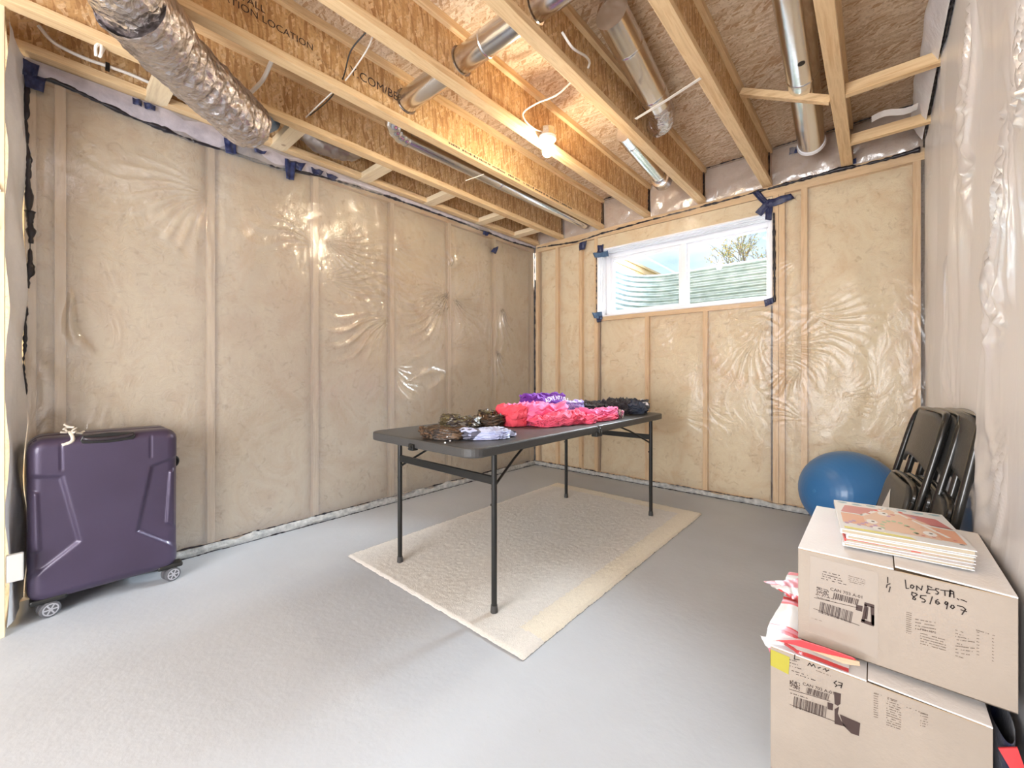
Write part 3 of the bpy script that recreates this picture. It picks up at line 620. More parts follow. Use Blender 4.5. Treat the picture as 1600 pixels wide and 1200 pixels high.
b = crumple(smooth_path([q3(1024, 155, 2.48), q3(1033, 175, 2.58), q3(1034, 188, 2.66), q3(1026, 196, 2.72)], 8), .078, .004, 28, 9); b.build('foil_end', FOIL, t3, smooth='all')
t4 = pipe('duct', 'narrow short duct with an open end collar near the back wall', [(-1.255, 2.55, 2.63), (-1.305, 3.28, 2.62)], .050, (.2,))
b = MB(); c0 = Vector((-1.303, 3.25, 2.62)); c1 = Vector((-1.312, 3.38, 2.615)); 
b.tube([c0, c0.lerp(c1, .3), c0.lerp(c1, .32), c1], [.052, .053, .070, .070], 28, cap=False); b.build('collar', GALV, t4, smooth=True, solid=.002)
t5 = pipe('duct', 'galvanised duct at right with small round hole, entering the wall', [(-.262, 1.9, 2.725), (-.335, 3.50, 2.632)], .076, (.52,))
b = MB(); hc = onx(1250, 118, -.29); hp = Vector((-.262, 1.9, 2.725)).lerp(Vector((-.335, 3.5, 2.632)), (hc.y-1.9)/1.6 if 1.9 < hc.y < 3.5 else .38)
hn = (Vector((0, 0, CH))-hp).normalized(); ax = (Vector((-.335, 3.5, 2.632))-Vector((-.262, 1.9, 2.725))).normalized(); hn = (hn-ax*hn.dot(ax)).normalized(); sd = ax.cross(hn)
hc = hp+hn*.0765; b.prism([hc+(sd*math.cos(a)+ax*math.sin(a))*.016-hn*.003 for a in np.linspace(0, 2*PI, 16, endpoint=False)], hn*.004); b.build('test_hole', BLACKM, t5)
b = MB(); b.tube([(-.3345, 3.49, 2.633), (-.336, 3.515, 2.63)], [.080, .084], 28); b.build('wall_rim', POLYW, t5, smooth=True)
# ------------------------------------------------------------------ strap and cables
b = MB(); a = onz(993, 186, ZJ-.006); c = onz(1095, 122, ZJ-.003); m_ = (a+c)/2-Vector((0,0,.004)); b.bar(a, m_, .018, .002); b.bar(m_, c, .018, .002)
tag(b.build('hanger_strap', WIREW, at=a), 'thin white strap spanning two joists under the wide duct', 'strap')
def cable(name, label, pts, r, mat, cat='cable', group=None):
    P = smooth_path(pts, 7); b = MB(); b.tube(P, r, 7); return tag(b.build(name, mat, at=P[0], smooth=True), label, cat, group)
c1_ = cable('cable', 'white cable stapled along the wall joist at upper left', [onx(60, 40, -2.89), onx(85, 67, -2.89), onx(130, 90, -2.89), onx(170, 104, -2.89), onx(215, 121, -2.89), onx(300, 160, -2.89)], .008, WIREW)
b = MB(); s_ = onx(168, 104, -2.885); b.box((s_.x-.012, s_.y-.008, s_.z-.018), (s_.x+.006, s_.y+.008, s_.z+.018)); b.build('cable_staple', BLACKM, c1_)
cable('cable', 'wide white cable arching between two joists right of the foil duct', [onx(432, 20, -2.14), onx(428, 80, -2.2), onx(420, 105, -2.3), onx(408, 128, -2.4), onx(386, 150, -2.55)], .010, WIREW)
cable('cable', 'white wire crossing the joist bay beside the black wire', [onz(585, 50, 2.72), onz(572, 80, 2.64), onx(541, 124, -2.095), onz(515, 148, 2.56), onz(474, 188, 2.60), onz(452, 218, 2.66)], .0035, WIREW)
cable('cable', 'black wire crossing the joist bay beside the white wire', [onz(572, 50, 2.72), onz(548, 80, 2.66), onx(536, 122, -2.095), onz(517, 152, 2.57), onz(495, 172, 2.60), onz(470, 190, 2.64)], .0035, WIREK)
cable('cable', 'white cable curving from deck to the bulb fitting', [onx(897, 124, -1.25), onx(870, 148, -1.35), onx(838, 162, -1.5), onx(818, 176, -1.58), onx(822, 190, -1.585), onx(836, 202, -1.575), tuple(LP+Vector((-.02, -.045, .05)))], .0045, WIREW)
cable('cable', 'white cable dipping below the fifth joist near the top edge', [onx(878, 50, -1.09), onx(895, 75, -1.07), onx(915, 88, -1.08), onx(921, 97, -1.10), onx(919, 106, -1.12)], .006, WIREW)
cable('cable', 'coiled white cable ends on the second joist at upper left', [onx(150, 88, -2.62), onx(150, 72, -2.60), onx(158, 70, -2.60), onx(158, 84, -2.60), onx(156, 88, -2.61), onx(164, 72, -2.62)], .006, WIREW)
# ------------------------------------------------------------------ rug
RX0, RX1, RY0, RY1 = -2.275, -.972, 1.172, 3.245
RUGC = noisy('rug_pile', (.68,.65,.60), (.76,.73,.68), 120, .95, .004, 260, sheen=.3)
RUGB = noisy('rug_border_pile', (.74,.68,.56), (.82,.76,.63), 120, .95, .004, 260, sheen=.3)
RG = thing('rug', 'off-white rectangular shag rug lying under the folding table', 'rug', ((RX0+RX1)/2, (RY0+RY1)/2, 0))
def pile(x0, x1, y0, y1, mat, name):
    nx = int((x1-x0)/.009)+2; ny = int((y1-y0)/.009)+2; b = MB(); rr = random.Random(3)
    def f(s, t):
        x = x0+(x1-x0)*s; y = y0+(y1-y0)*t; e = min(x-RX0, RX1-x, y-RY0, RY1-y); out = e < 1e-5
        h = .003 if out else .014+.0012*fbm((x*9, y*9, 1), 2)+.0012*fbm((x*70, y*70, 1), 2)+rr.uniform(-.0014, .0014)
        k = .004 if out else .0
        return (x+k*fbm((x*20, y*20, 5), 2)+rr.uniform(-.002, .002), y+k*fbm((x*20, y*20, 9), 2)+rr.uniform(-.002, .002), h)
    b.grid(f, nx, ny); return b.build(name, mat, RG, smooth='all')
B_ = .13
pile(RX0+B_-.008, RX1-B_+.008, RY0+B_-.008, RY1-B_+.008, RUGC, 'pile')
pile(RX0, RX1, RY0, RY0+B_, RUGC, 'border'); pile(RX0, RX1, RY1-B_, RY1, RUGB, 'border'); pile(RX0, RX0+B_, RY0+B_-.006, RY1-B_+.006, RUGC, 'border'); pile(RX1-B_, RX1, RY0+B_-.006, RY1-B_+.006, RUGB, 'border')
b = MB(); b.box((RX0+.003, RY0+.003, .0005), (RX1-.003, RY1-.003, .004)); b.build('backing', mk('rug_back', (.16,.14,.12), .9), RG)
# ------------------------------------------------------------------ folding table
TX0, TX1, TY0, TY1, TH = -2.018, -1.215, 1.150, 3.160, .745
FT = thing('folding_table', 'black folding table with tubular legs standing on the rug', 'table', ((TX0+TX1)/2, (TY0+TY1)/2, .014))
def rrect(x0, x1, y0, y1, r, n=6, flat=()):
    P = []
    for cx, cy, a0, key in ((x1-r, y1-r, 0, 'ne'), (x0+r, y1-r, PI/2, 'nw'), (x0+r, y0+r, PI, 'sw'), (x1-r, y0+r, 1.5*PI, 'se')):
        if key in flat: P.append((x1 if 'e' in key else x0, y1 if 'n' in key else y0)); continue
        for k in range(n+1): a = a0+PI/2*k/n; P.append((cx+r*math.cos(a), cy+r*math.sin(a)))
    return P
ym = (TY0+TY1)/2
for (y0, y1, fl) in ((TY0, ym-.002, ('ne','nw')), (ym+.002, TY1, ('se','sw'))):
    b = MB(); P = rrect(TX0, TX1, y0, y1, .07, 7, fl); b.prism([(x, y, TH-.042) for x, y in P], (0, 0, .042)); b.build('tabletop_half', BLACKP, FT, bevel=.007)
LG = [(TX0+.048, TY0+.165), (TX1-.035, TY0+.160), (TX0+.075, TY1-.255), (TX1-.02, TY1-.215)]
for x, y in LG:
    b = MB(); b.tube([(x, y, .03), (x, y, TH-.04)], .0125, 14); lg = b.build('leg', BLACKM, FT, smooth=True)
    b = MB(); b.tube([(x, y, .0135), (x, y, .02), (x, y, .045)], [.0165, .0165, .0145], 14); b.build('foot_cap', BLACKP, lg, smooth=True)
    b = MB(); b.tube([(x-.019, y, .475), (x-.010, y, .475)], .005, 8); b.build('rivet', BLACKM, lg)
for k in (0, 2):
    b = MB(); b.bar((LG[k][0], LG[k][1], .585), (LG[k+1][0], LG[k+1][1], .585), .018, .036); b.build('crossbar', BLACKM, FT, bevel=.004)
for i, (x, y) in enumerate(LG):
    s = 1 if y < ym else -1; ix = .10 if i % 2 == 0 else -.10
    b = MB(); b.tube([(x+(.012 if i % 2 == 0 else -.012), y, .545), (x+ix*.6, y+s*.20, .64), (x+ix, y+s*.36, TH-.045)], .006, 8); b.build('brace', BLACKM, FT, smooth=True)
b = MB(); b.box((TX1-.03, ym-.035, TH-.062), (TX1+.008, ym+.03, TH-.034)); b.box((TX1-.012, ym-.012, TH-.045), (TX1+.012, ym+.008, TH-.012)); b.build('side_latch', BLACKM, FT, bevel=.004)
b = MB(); a = ony(643, 690, TY0-.006); b.box((a.x-.02, TY0-.012, TH-.052), (a.x+.016, TY0+.02, TH-.022)); b.tube([(a.x-.01, TY0-.012, TH-.045), (a.x+.012, TY0-.016, TH-.03)], .008, 8); b.build('carry_clip', BLACKM, FT, bevel=.003)
b = MB(); b.bar((TX0+.06, ym, TH-.05), (TX1-.06, ym, TH-.05), .02, .02); b.build('hinge_rail', BLACKM, FT)
# ------------------------------------------------------------------ clothes folded on the table
def cloth(name, c1, c2, sc=30, rough=.6, sheen=.2, sp=.3): return noisy(name, c1, c2, sc, rough, .002, 70, sheen=sheen, spec=sp)
def camo(name, cols, sc, rough=.45):
    m = mk(name, cols[0], rough); v = coords(m); n = noisef(m, v, sc, 2, .5, .8); k = len(cols)
    setc(m, ramp(m, n, [(.0, cols[0])]+[(.36+.28*i/(k-1), cols[i]) for i in range(1, k)], 'CONSTANT')); bump(m, noisef(m, v, 90, 3), .002); return m
def garment(T_, name, cx, cy, z0, w_, d_, h_, rot, mat, seed, layers=4, wr=1.0, exp=3.2, slope=0, n=120, m=64):
    """folded cloth: a soft slab whose sides show the stacked folds and whose top is rumpled"""
    b = MB(); R = Matrix.Rotation(rot, 3, 'Z')
    def f(s, t):
        a = 2*PI*s; ca, sa = math.cos(a), math.sin(a)
        if t < .12: rr = t/.12*.93; zz = 0; side = 0
        elif t < .55: u = (t-.12)/.43; rr = .93+.07*math.sin(PI*u)-.09*abs(math.cos(layers*PI*u+.9*math.sin(2*a+seed)+.5*math.sin(5*a)))**3*wr; zz = u; side = 1
        else: u = (t-.55)/.45; rr = .93*math.cos(u*PI/2)**.8 if u < 1 else 0; zz = 1+.16*math.sin(u*PI/2); side = 0
        ex = 2/exp; x = rr*w_/2*math.copysign(abs(ca)**ex, ca); y = rr*d_/2*math.copysign(abs(sa)**ex, sa)
        nn = fbm((x*9+seed*3.3, y*9+seed, zz*2+seed), 3); fo = fbm((x*22+y*12+seed, y*15-x*8, seed), 2); fa = seed*1.9+1.2*fbm((x*3, y*3, seed), 1); fu = x*math.cos(fa)+y*math.sin(fa); fv = y*math.cos(fa)-x*math.sin(fa)
        rg = max(0, 1-abs(fbm((fu*30+seed*2, fv*6, zz*.8+seed), 2))*2.6)**1.5; hh = h_*(1+.35*nn*wr+slope*x/(w_/2))/1.1; z = z0+max(0.001, zz*hh+(0 if zz < .05 else ((1-abs(fo)*2.2)*.10+.20*(rg-.45))*h_*wr))
        k = 1+.12*nn*wr
        p = R @ Vector((x*k, y*k, 0)); return (cx+p.x, cy+p.y, z)
    b.grid(f, n, m, cu=True); return b.build(name, mat, T_, smooth='all')
Z0 = TH+.001
DBRN = camo('brown_camo', [(.03,.02,.015), (.10,.055,.03), (.045,.03,.02), (.16,.10,.06)], 22, .35)
LILAC = camo('lilac_camo', [(.42,.46,.68), (.55,.60,.80), (.50,.54,.76), (.10,.10,.14)], 16, .5)
OLV = camo('olive_camo', [(.06,.045,.02), (.13,.10,.04), (.05,.035,.025), (.03,.02,.02), (.22,.20,.17)], 20, .4)
PINK = cloth('coral_pink', (.86,.08,.16), (.93,.16,.27), 8, .8, .05, .15); PINK2 = cloth('bright_pink', (.88,.13,.32), (.94,.24,.46), 7, .8, .05, .15)
CORAL = cloth('coral_rib', (.82,.06,.10), (.88,.11,.16), 12, .8, .05, .15)
PURP = cloth('purple_shirt', (.13,.02,.28), (.22,.06,.40), 8, .75, .05, .15); LAV = camo('lavender_print', [(.30,.20,.62), (.55,.45,.85), (.24,.14,.55), (.68,.62,.92)], 34, .5)
NAVY = cloth('navy_shell', (.02,.028,.05), (.045,.06,.10), 8, .35, .0, .6); BLK = cloth('black_cloth', (.012,.010,.012), (.035,.03,.04), 10, .45)
WT = mk('white_print', (.85,.83,.88), .6); SIL = mk('snap', (.85,.85,.85), .3, .8)
def G(label, loc, cat='clothing'): return thing('folded_clothes', label, cat, loc, 'folded clothes on the table')
g = G('dark brown and lilac patterned garment nearest the left table corner', (-1.50, 1.30, Z0))
garment(g, 'dark_folds', -1.535, 1.275, Z0, .23, .15, .048, .45, DBRN, 1, 4, .9)
garment(g, 'lilac_folds', -1.405, 1.40, Z0, .26, .17, .040, .85, LILAC, 2, 3, .8)
garment(g, 'lilac_cuff', -1.35, 1.50, Z0, .10, .06, .024, .9, LILAC, 12, 2, 1)
for px, py in ((703, 681), (700, 690), (708, 687)): a = onz(px, py, Z0+.028); lathe([(.001,.002),(.003,.002),(.004,0),(.003,-.003)], a-Vector((-.01, .025, 0)), 10).build('snap', SIL, g, smooth=True)
g = G('olive and brown camouflage garment behind the lilac one', (-1.77, 1.56, Z0))
garment(g, 'folds', -1.765, 1.575, Z0, .24, .16, .045, .6, OLV, 3, 4, 1.0); garment(g, 'top_fold', -1.80, 1.54, Z0+.03, .13, .10, .038, .3, OLV, 4, 2, 1.0)
g = G('brown rumpled garment stacked against the coral pink jacket', (-1.72, 1.76, Z0))
garment(g, 'folds', -1.705, 1.755, Z0, .20, .22, .062, .5, DBRN, 5, 5, 1.0); garment(g, 'top_fold', -1.735, 1.77, Z0+.052, .11, .12, .03, .2, OLV, 6, 2, 1.0)
g = G('large pink jacket with coral ribbed hem in the middle of the table', (-1.56, 2.0, Z0))
garment(g, 'body', -1.60, 2.03, Z0, .30, .42, .098, -.20, PINK2, 7, 4, .9, 3.0); garment(g, 'ribbed_hem', -1.625, 1.84, Z0, .24, .13, .096, -.30, CORAL, 8, 2, .8, 3.6)
garment(g, 'folded_sleeve', -1.43, 2.05, Z0, .19, .40, .062, -.25, PINK, 9, 6, 1.1, 3.4); garment(g, 'sleeve_cuff', -1.325, 2.22, Z0, .10, .10, .04, .2, PINK, 10, 3, 1.3)
g = G('purple shirt with white lettering behind the pink jacket', (-1.84, 2.55, Z0))
garment(g, 'folds', -1.88, 2.50, Z0, .26, .38, .125, -.1, PURP, 11, 3, .7, 2.8); garment(g, 'print_panel', -1.70, 2.58, Z0, .17, .24, .090, -.3, LAV, 13, 2, .6, 2.6)
# curved lettering seen on its near side
lt = 'TORONTO'; 
for k, chh in enumerate('ADVENTURE'):
    px = 857+k*4.3; py = 631-4.6*math.sin((k+.6)/9*PI*.62)*1.9; 
    o_ = ony(px, py+2, 2.53-.0*k)
b = MB(); 
def arc_text(T_, txt, p0, p1, rise, size, up, lift=Vector((0,0,0))):
    p0 = Vector(p0); p1 = Vector(p1); d = p1-p0; n = len(txt); upv = Vector(up).normalized()
    for k, ch in enumerate(txt):
        t = (k+.1)/n; sl = rise*math.cos(PI*t)*PI/n; r = (d/n+upv*sl).normalized()
        text_part('printed_letter', ch, size, p0+d*t+upv*rise*math.sin(PI*t)+lift, r, (upv-r*upv.dot(r)).normalized(), WT, T_)
arc_text(g, 'ADVENTURE', onx(853, 630, -1.695), onx(890, 629, -1.695), .022, .046, (-.35, 0, 1))
g = G('second pink garment with patterned cuff right of the pink jacket', (-1.37, 2.42, Z0))
garment(g, 'folds', -1.385, 2.44, Z0, .17, .36, .062, -.12, PINK2, 14, 5, 1.1, 3.4); garment(g, 'folded_sleeve', -1.345, 2.40, Z0, .14, .30, .030, -.1, PINK, 15, 3, 1.2)
garment(g, 'patterned_cuff', -1.325, 2.60, Z0, .09, .08, .048, .2, camo('cuff_print', [(.75,.25,.40), (.10,.08,.08), (.70,.60,.50), (.5,.3,.35)], 40), 16, 3, 1.4)
g = G('black rumpled jacket between purple shirt and navy garment', (-1.70, 2.85, Z0))
garment(g, 'folds', -1.66, 2.84, Z0, .32, .36, .062, .3, BLK, 17, 3, 1.0, 2.8); garment(g, 'collar', -1.72, 2.98, Z0+.045, .16, .18, .03, .6, NAVY, 18, 2, 1.4)
g = G('navy shiny jacket folded at the far right table end', (-1.42, 3.0, Z0))
garment(g, 'folds', -1.43, 2.985, Z0, .30, .25, .085, .25, NAVY, 19, 4, 1.0, 3.2, -.05); garment(g, 'dark_lining', -1.475, 2.885, Z0, .24, .12, .095, .3, BLK, 20, 4, 1.0, 2.8)
a = ony(1005, 627, 2.965); b = MB(); b.grid(lambda s, t: (-1.31+.035*s-.01*t, 2.95+.055*s, Z0+.062+.022*t+.004*math.sin(3*s)), 6, 4); lathe([(.001,.003),(.012,.002),(.013,0)], (-1.335, 3.02, Z0+.104), 12, 0, b); b.build('logo_print', WT, g, smooth='all')
# ------------------------------------------------------------------ suitcase
SX = -2.665
def fp(px, py): p = onx(px, py, SX); return (p.y, p.z)
yl, zb = fp(41, 935)[0], .068
yr = fp(279, 800)[0]; ztp = fp(160, 677)[1]-.005
SU = thing('suitcase', 'large purple hard-shell suitcase on wheels against the left wall', 'suitcase', (SX-.13, (yl+yr)/2, 0))
SHELL = mk('purple_shell', (.05,.038,.08), .36, .3, coat=.25); _v = coords(SHELL); setc(SHELL, ramp(SHELL, noisef(SHELL, _v, 3, 2), [(.3, (.052,.037,.072)), (.7, (.064,.047,.092))])); bump(SHELL, noisef(SHELL, coords(SHELL, (1,.2,4)), 220, 2), .0004)
def seg_d(p, a, c):
    ax, ay = a; bx, by = c; dx, dy = bx-ax, by-ay; t = max(0, min(1, ((p[0]-ax)*dx+(p[1]-ay)*dy)/(dx*dx+dy*dy))); return math.hypot(p[0]-ax-t*dx, p[1]-ay-t*dy)
def pdist(p, P):
    """signed distance to polygon, positive inside"""
    d = min(seg_d(p, P[i], P[(i+1) % len(P)]) for i in range(len(P))); ins = False; j = len(P)-1
    for i in range(len(P)):
        if (P[i][1] > p[1]) != (P[j][1] > p[1]) and p[0] < (P[j][0]-P[i][0])*(p[1]-P[i][1])/(P[j][1]-P[i][1])+P[i][0]: ins = not ins
        j = i
    return d if ins else -d
def sm(x): x = max(0, min(1, x)); return x*x*(3-2*x)
PR = [fp(*q) for q in ((234,727), (300,702), (300,866), (211,832))]
PL = [fp(*q) for q in ((10,742), (101,741), (130,846), (42,915), (10,930))]
GL = [fp(*q) for q in ((47,768), (62,770), (66,862), (44,872), (40,790))]
GR = [fp(*q) for q in ((264,737), (276,730), (276,825), (258,818))]
G1 = (fp(95, 694), fp(96, 734)); G2_ = (fp(236, 682), fp(236, 714))
RC = .055
def front(s, t):
    y = yl+(yr-yl)*s; z = zb+(ztp-zb)*t
    cx = min(max(y, yl+RC), yr-RC); cz = min(max(z, zb+RC), ztp-RC); dx, dz = y-cx, z-cz; L = math.hypot(dx, dz)
    if dx and dz and L > RC: y, z = cx+dx/L*RC, cz+dz/L*RC; L = RC
    edge = (RC-L) if (dx and dz) else min(y-yl, yr-y, z-zb, ztp-z)
    e = max(0, min(1, edge/.045)); x = SX-.045*(1-math.sqrt(max(0, 1-(1-e)**2)))
    p = (y, z)
    x -= .012*sm(pdist(p, PR)/.018); x -= .012*sm(pdist(p, PL)/.022)
    x += .010*sm(pdist(p, GL)/.012); x += .011*sm(pdist(p, GR)/.010)
    for g_ in (G1, G2_): x -= .004*sm(1-seg_d(p, *g_)/.007)
    return (x, y, z)
b = MB(); NU, NV = 110, 140; b.grid(front, NU, NV)
rim = [(i, 0) for i in range(NU)]+[(NU-1, j) for j in range(1, NV)]+[(i, NV-1) for i in range(NU-2, -1, -1)]+[(0, j) for j in range(NV-2, 0, -1)]
base = len(b.v); ids = [j*NU+i for i, j in rim]
b.v += [(SX-.115, b.v[k][1], b.v[k][2]) for k in ids]; n_ = len(ids); b.f += [(ids[k], base+k, base+(k+1) % n_, ids[(k+1) % n_]) for k in range(n_)]; b.mi += [0]*n_
b.build('front_shell', SHELL, SU, smooth='all')
def slab(x0, x1, ins, mat, name, bev=.02):
    P = rrect(yl+ins, yr-ins, zb+ins, ztp-ins, RC, 8); b = MB(); b.prism([(x0, y, z) for y, z in P], (x1-x0, 0, 0)); return b.build(name, mat, SU, bevel=bev, smooth=True)
slab(SX-.135, SX-.113, .006, mk('zip_tape', (.02,.015,.022), .7), 'zipper_band', .002)
slab(SX-.265, SX-.133, 0, SHELL, 'back_shell', .025)
hy0, hz0 = fp(125, 690); hy1, hz1 = fp(212, 684)
b = MB(); HX = SX-.02
P = [(0, 0), (.04, .02), (.5, .026), (.96, .02), (1, 0), (.96, -.014), (.5, -.020), (.04, -.014)]
b.prism([(HX+.012, hy0+(hy1-hy0)*u, ztp-.020+v) for u, v in P], (.012, 0, 0)); b.build('handle_recess', BLACKM, SU, bevel=.003)
b = MB(); b.tube(smooth_path([(HX+.02, hy0+.012, ztp-.012), (HX+.03, hy0+.03, ztp-.016), (HX+.034, (hy0+hy1)/2, ztp-.019), (HX+.03, hy1-.03, ztp-.014), (HX+.02, hy1-.012, ztp-.010)], 6), .0085, 10); b.build('handle', mk('handle_rubber', (.03,.022,.028), .3), SU, smooth=True)
b = MB(); b.tube(smooth_path([(SX-.12, yr-.004, .62), (SX-.12, yr+.016, .60), (SX-.12, yr+.016, .575), (SX-.12, yr-.002, .555)], 5), .007, 8); b.build('side_handle', BLACKM, SU, smooth=True)
RB = cloth('tag_ribbon', (.62,.54,.44), (.75,.68,.58), 30, .8)
b = MB(); rr = random.Random(8)
tc_ = Vector((SX-.06, fp(110, 672)[0], ztp+.016))
for k in range(4):
    q = tc_+Vector((rr.uniform(-.015,.015), rr.uniform(-.03,.05), rr.uniform(-.005,.02))); a = [q]
    for j in range(4): q = q+Vector((rr.uniform(-.016,.02), rr.uniform(-.02,.026), rr.uniform(-.014,.016))); q.z = max(q.z, ztp+.006); a.append(q)
    b.tube(smooth_path(a, 4), .0045, 5)
b.tube(smooth_path([tc_, (SX-.02, fp(114,678)[0], ztp-.004), (SX-.006, fp(112, 686)[0], ztp-.022), (SX-.004, fp(97, 691)[0], ztp-.034)], 5), .007, 6)
b.build('luggage_ribbon', RB, SU, smooth='all')
RIM = mk('wheel_rim', (.62,.62,.66), .3, .7); RUB = mk('wheel_rubber', (.10,.10,.11), .5)
for (x, y, main) in ((SX-.035, yl+.062, 1), (SX-.035, yr-.025, 1), (SX-.225, yl+.062, 0), (SX-.225, yr-.025, 0)):
    wh = bpy.data.objects.new('wheel', None); COL.objects.link(wh); wh.parent = SU; wh.location = Vector((x, y, .034))-SU.location
    c = Vector((x, y, .034)); dr = Vector((1, .25, 0)).normalized()
    for sg in (-1, 1):
        q = c+dr*sg*.017; b = MB(); b.tube([q-dr*.009, q-dr*.006, q+dr*.006, q+dr*.009], [.029, .0335, .0335, .029], 26); b.build('tyre', RUB, wh, smooth=True)
        b = MB(); f_ = q+dr*sg*.0095; sd = dr.cross(Vector((0,0,1)))
        def ring(r0, r1, o): 
            for k in range(20):
                a0, a1 = 2*PI*k/20, 2*PI*(k+1)/20; e0 = sd*math.cos(a0)+Vector((0,0,1))*math.sin(a0); e1 = sd*math.cos(a1)+Vector((0,0,1))*math.sin(a1)
                b.poly([o+e0*r0, o+e0*r1, o+e1*r1, o+e1*r0])
        ring(.021, .026, f_+dr*sg*.0008); ring(.0005, .007, f_+dr*sg*.0012)
        for k in range(6):
            a0 = 2*PI*k/6; e0 = sd*math.cos(a0)+Vector((0,0,1))*math.sin(a0); b.bar(f_+e0*.005+dr*sg*.0004, f_+e0*.023+dr*sg*.0004, .0055, .0015, dr)
        b.build('rim', RIM, wh)
    b = MB(); b.tube([c+Vector((0, 0, .0)), c+Vector((0, 0, .042))], [.008, .012], 12); b.bar(c-dr*.014+Vector((0,0,.03)), c+dr*.014+Vector((0,0,.03)), .04, .012); b.build('fork', BLACKM, wh)
    sy = -1 if y < (yl+yr)/2 else 1
    b = MB(); b.box((x-.035, y-.055, .064), (x+.028, y+.045 if sy > 0 else y+.055, .088)); b.build('wheel_housing', BLACKM, SU, bevel=.008)
# ------------------------------------------------------------------ exercise ball
BR = .272; bc = Vector((-.135, 3.478, BR))
BL = thing('exercise_ball', 'large blue ribbed exercise ball beside the folded chairs', 'ball', (bc.x, bc.y, 0))
ax = Vector((-.55, -.75, .10)).normalized(); bu = ax.orthogonal().normalized(); bv = ax.cross(bu); b = MB(); nr, nn_ = 150, 72; vs = []
for i in range(nr+1):
    th = PI*i/nr; rr_ = BR*(1+.0009*math.sin(i*PI*2/5))
    for k in range(nn_): ph = 2*PI*k/nn_; d = ax*math.cos(th)+(bu*math.cos(ph)+bv*math.sin(ph))*math.sin(th); p = bc+d*rr_; p.z = max(.001, bc.z+(p.z-bc.z)*.985); vs.append(p)
b.add(vs, [(i*nn_+k, (i+1)*nn_+k, (i+1)*nn_+(k+1) % nn_, i*nn_+(k+1) % nn_) for i in range(nr) for k in range(nn_)])
b.build('ball_skin', mk('blue_vinyl', (.035,.17,.42), .36, coat=.15), BL, smooth='all')
b = MB(); pv = bc+ax*BR; b.tube([pv-ax*.002, pv+ax*.003, pv+ax*.004], [.011, .011, .006], 14); b.build('valve_plug', mk('plug', (.05,.2,.45), .4), BL, smooth=True)
# ------------------------------------------------------------------ folded chairs leaning on the right wall
CHM = mk('chair_metal', (.022,.022,.021), .26, .3, coat=.3); CHP = noisy('chair_vinyl', (.05,.049,.046), (.065,.063,.06), 60, .36, .0008, 200)
def chair(label):
    T_ = thing('folding_chair', label, 'chair', (0, 0, 0), 'folded chairs leaning on the right wall')
    k = dict(local=True)
    L_ = smooth_path([(-.215, 0, .01), (-.210, 0, .40), (-.200, 0, .72), (-.190, 0, .86), (-.165, .004, .915), (-.10, .010, .928), (.10, .010, .928), (.165, .004, .915), (.190, 0, .86), (.200, 0, .72), (.210, 0, .40), (.215, 0, .01)], 7)
    b = MB(); b.tube(L_, .0115, 10); b.build('front_frame', CHM, T_, smooth=True, **k)
    b = MB(); b.tube([(-.212, 0, .21), (-.212, 0, .213), (-.212, 0, .22)], [.012, .0145, .012], 10); b.tube([(.212, 0, .21), (.212, 0, .213), (.212, 0, .22)], [.012, .0145, .012], 10); b.build('tube_band', CHM, T_, smooth=True, **k)
    for sx in (-1, 1):
        b = MB(); b.tube(smooth_path([(sx*.183, -.028, .02), (sx*.183, -.026, .22), (sx*.183, -.022, .40), (sx*.190, -.012, .60)], 5), .0105, 10); b.build('rear_leg', CHM, T_, smooth=True, **k)
        b = MB(); b.tube([(sx*.215, 0, .0), (sx*.215, 0, .03)], .0145, 10); b.tube([(sx*.183, -.028, .0), (sx*.183, -.028, .04)], .0135, 10); b.build('foot_cap', CHP, T_, smooth=True, **k)
    b = MB(); b.tube([(-.212, 0, .13), (.212, 0, .13)], .008, 8); b.build('crossbar', CHM, T_, smooth=True, **k)
    b = MB(); b.tube([(-.183, -.028, .17), (.183, -.028, .17)], .008, 8); b.build('crossbar', CHM, T_, smooth=True, **k)
    # curved back panel with an arched lower edge
    def bf(s, t):
        x = -.185+.37*s; lo = .70+.045*(1-(abs(x)/.185)**2.4); hi = .925-.055*(abs(x)/.185)**5; z = lo+(hi-lo)*t
        return (x*(1.0-.0*t), .014-.026*(1-(x/.2)**2), z)
    b = MB(); b.grid(bf, 30, 12); b.build('backrest', CHP, T_, smooth='all', solid=.012, **k)
    def sf(s, t):
        x = -1+2*s; wz = .172-.045*max(0, (t-.82)/.18)**2-.02*max(0, (.1-t)/.1)**2; return (x*wz, -.020-.004*(1-x*x), .27+.375*t)
    b = MB(); b.grid(sf, 20, 24); b.build('seat', CHP, T_, smooth='all', solid=.018, **k)
    b = MB(); b.tube(smooth_path([(-.178, -.012, .28), (-.180, -.012, .55), (-.150, -.012, .645), (.150, -.012, .645), (.180, -.012, .55), (.178, -.012, .28)], 6), .009, 8); b.build('seat_rim', CHM, T_, smooth=True, **k)
    return T_
def place(T_, x, y, lean, wdir, roll=0):
    """x,y = floor centre; seat side faces into the room; top leans toward the right wall"""
    u = Vector((wdir[0], wdir[1], 0)).normalized(); nrm = Vector((-u.y, u.x, 0))
    if nrm.x < 0: nrm = -nrm; u = -u                                      # nrm points to the wall
    up = (Vector((0, 0, 1))*math.cos(lean)+nrm*math.sin(lean)); n2 = up.cross(u).normalized()
    if n2.x < 0: n2 = -n2
    M = Matrix(((u.x, n2.x, up.x), (u.y, n2.y, up.y), (u.z, n2.z, up.z)))
    T_.rotation_mode = 'XYZ'; T_.rotation_euler = M.to_euler(); T_.location = (x, y, .006)
ch0 = chair('front folded chair of the leaning row, white label on its seat')
labs = ['second folded chair from the front in the leaning row', 'third folded chair in the leaning row, behind two others', 'rearmost folded chair, nearest the white wall']
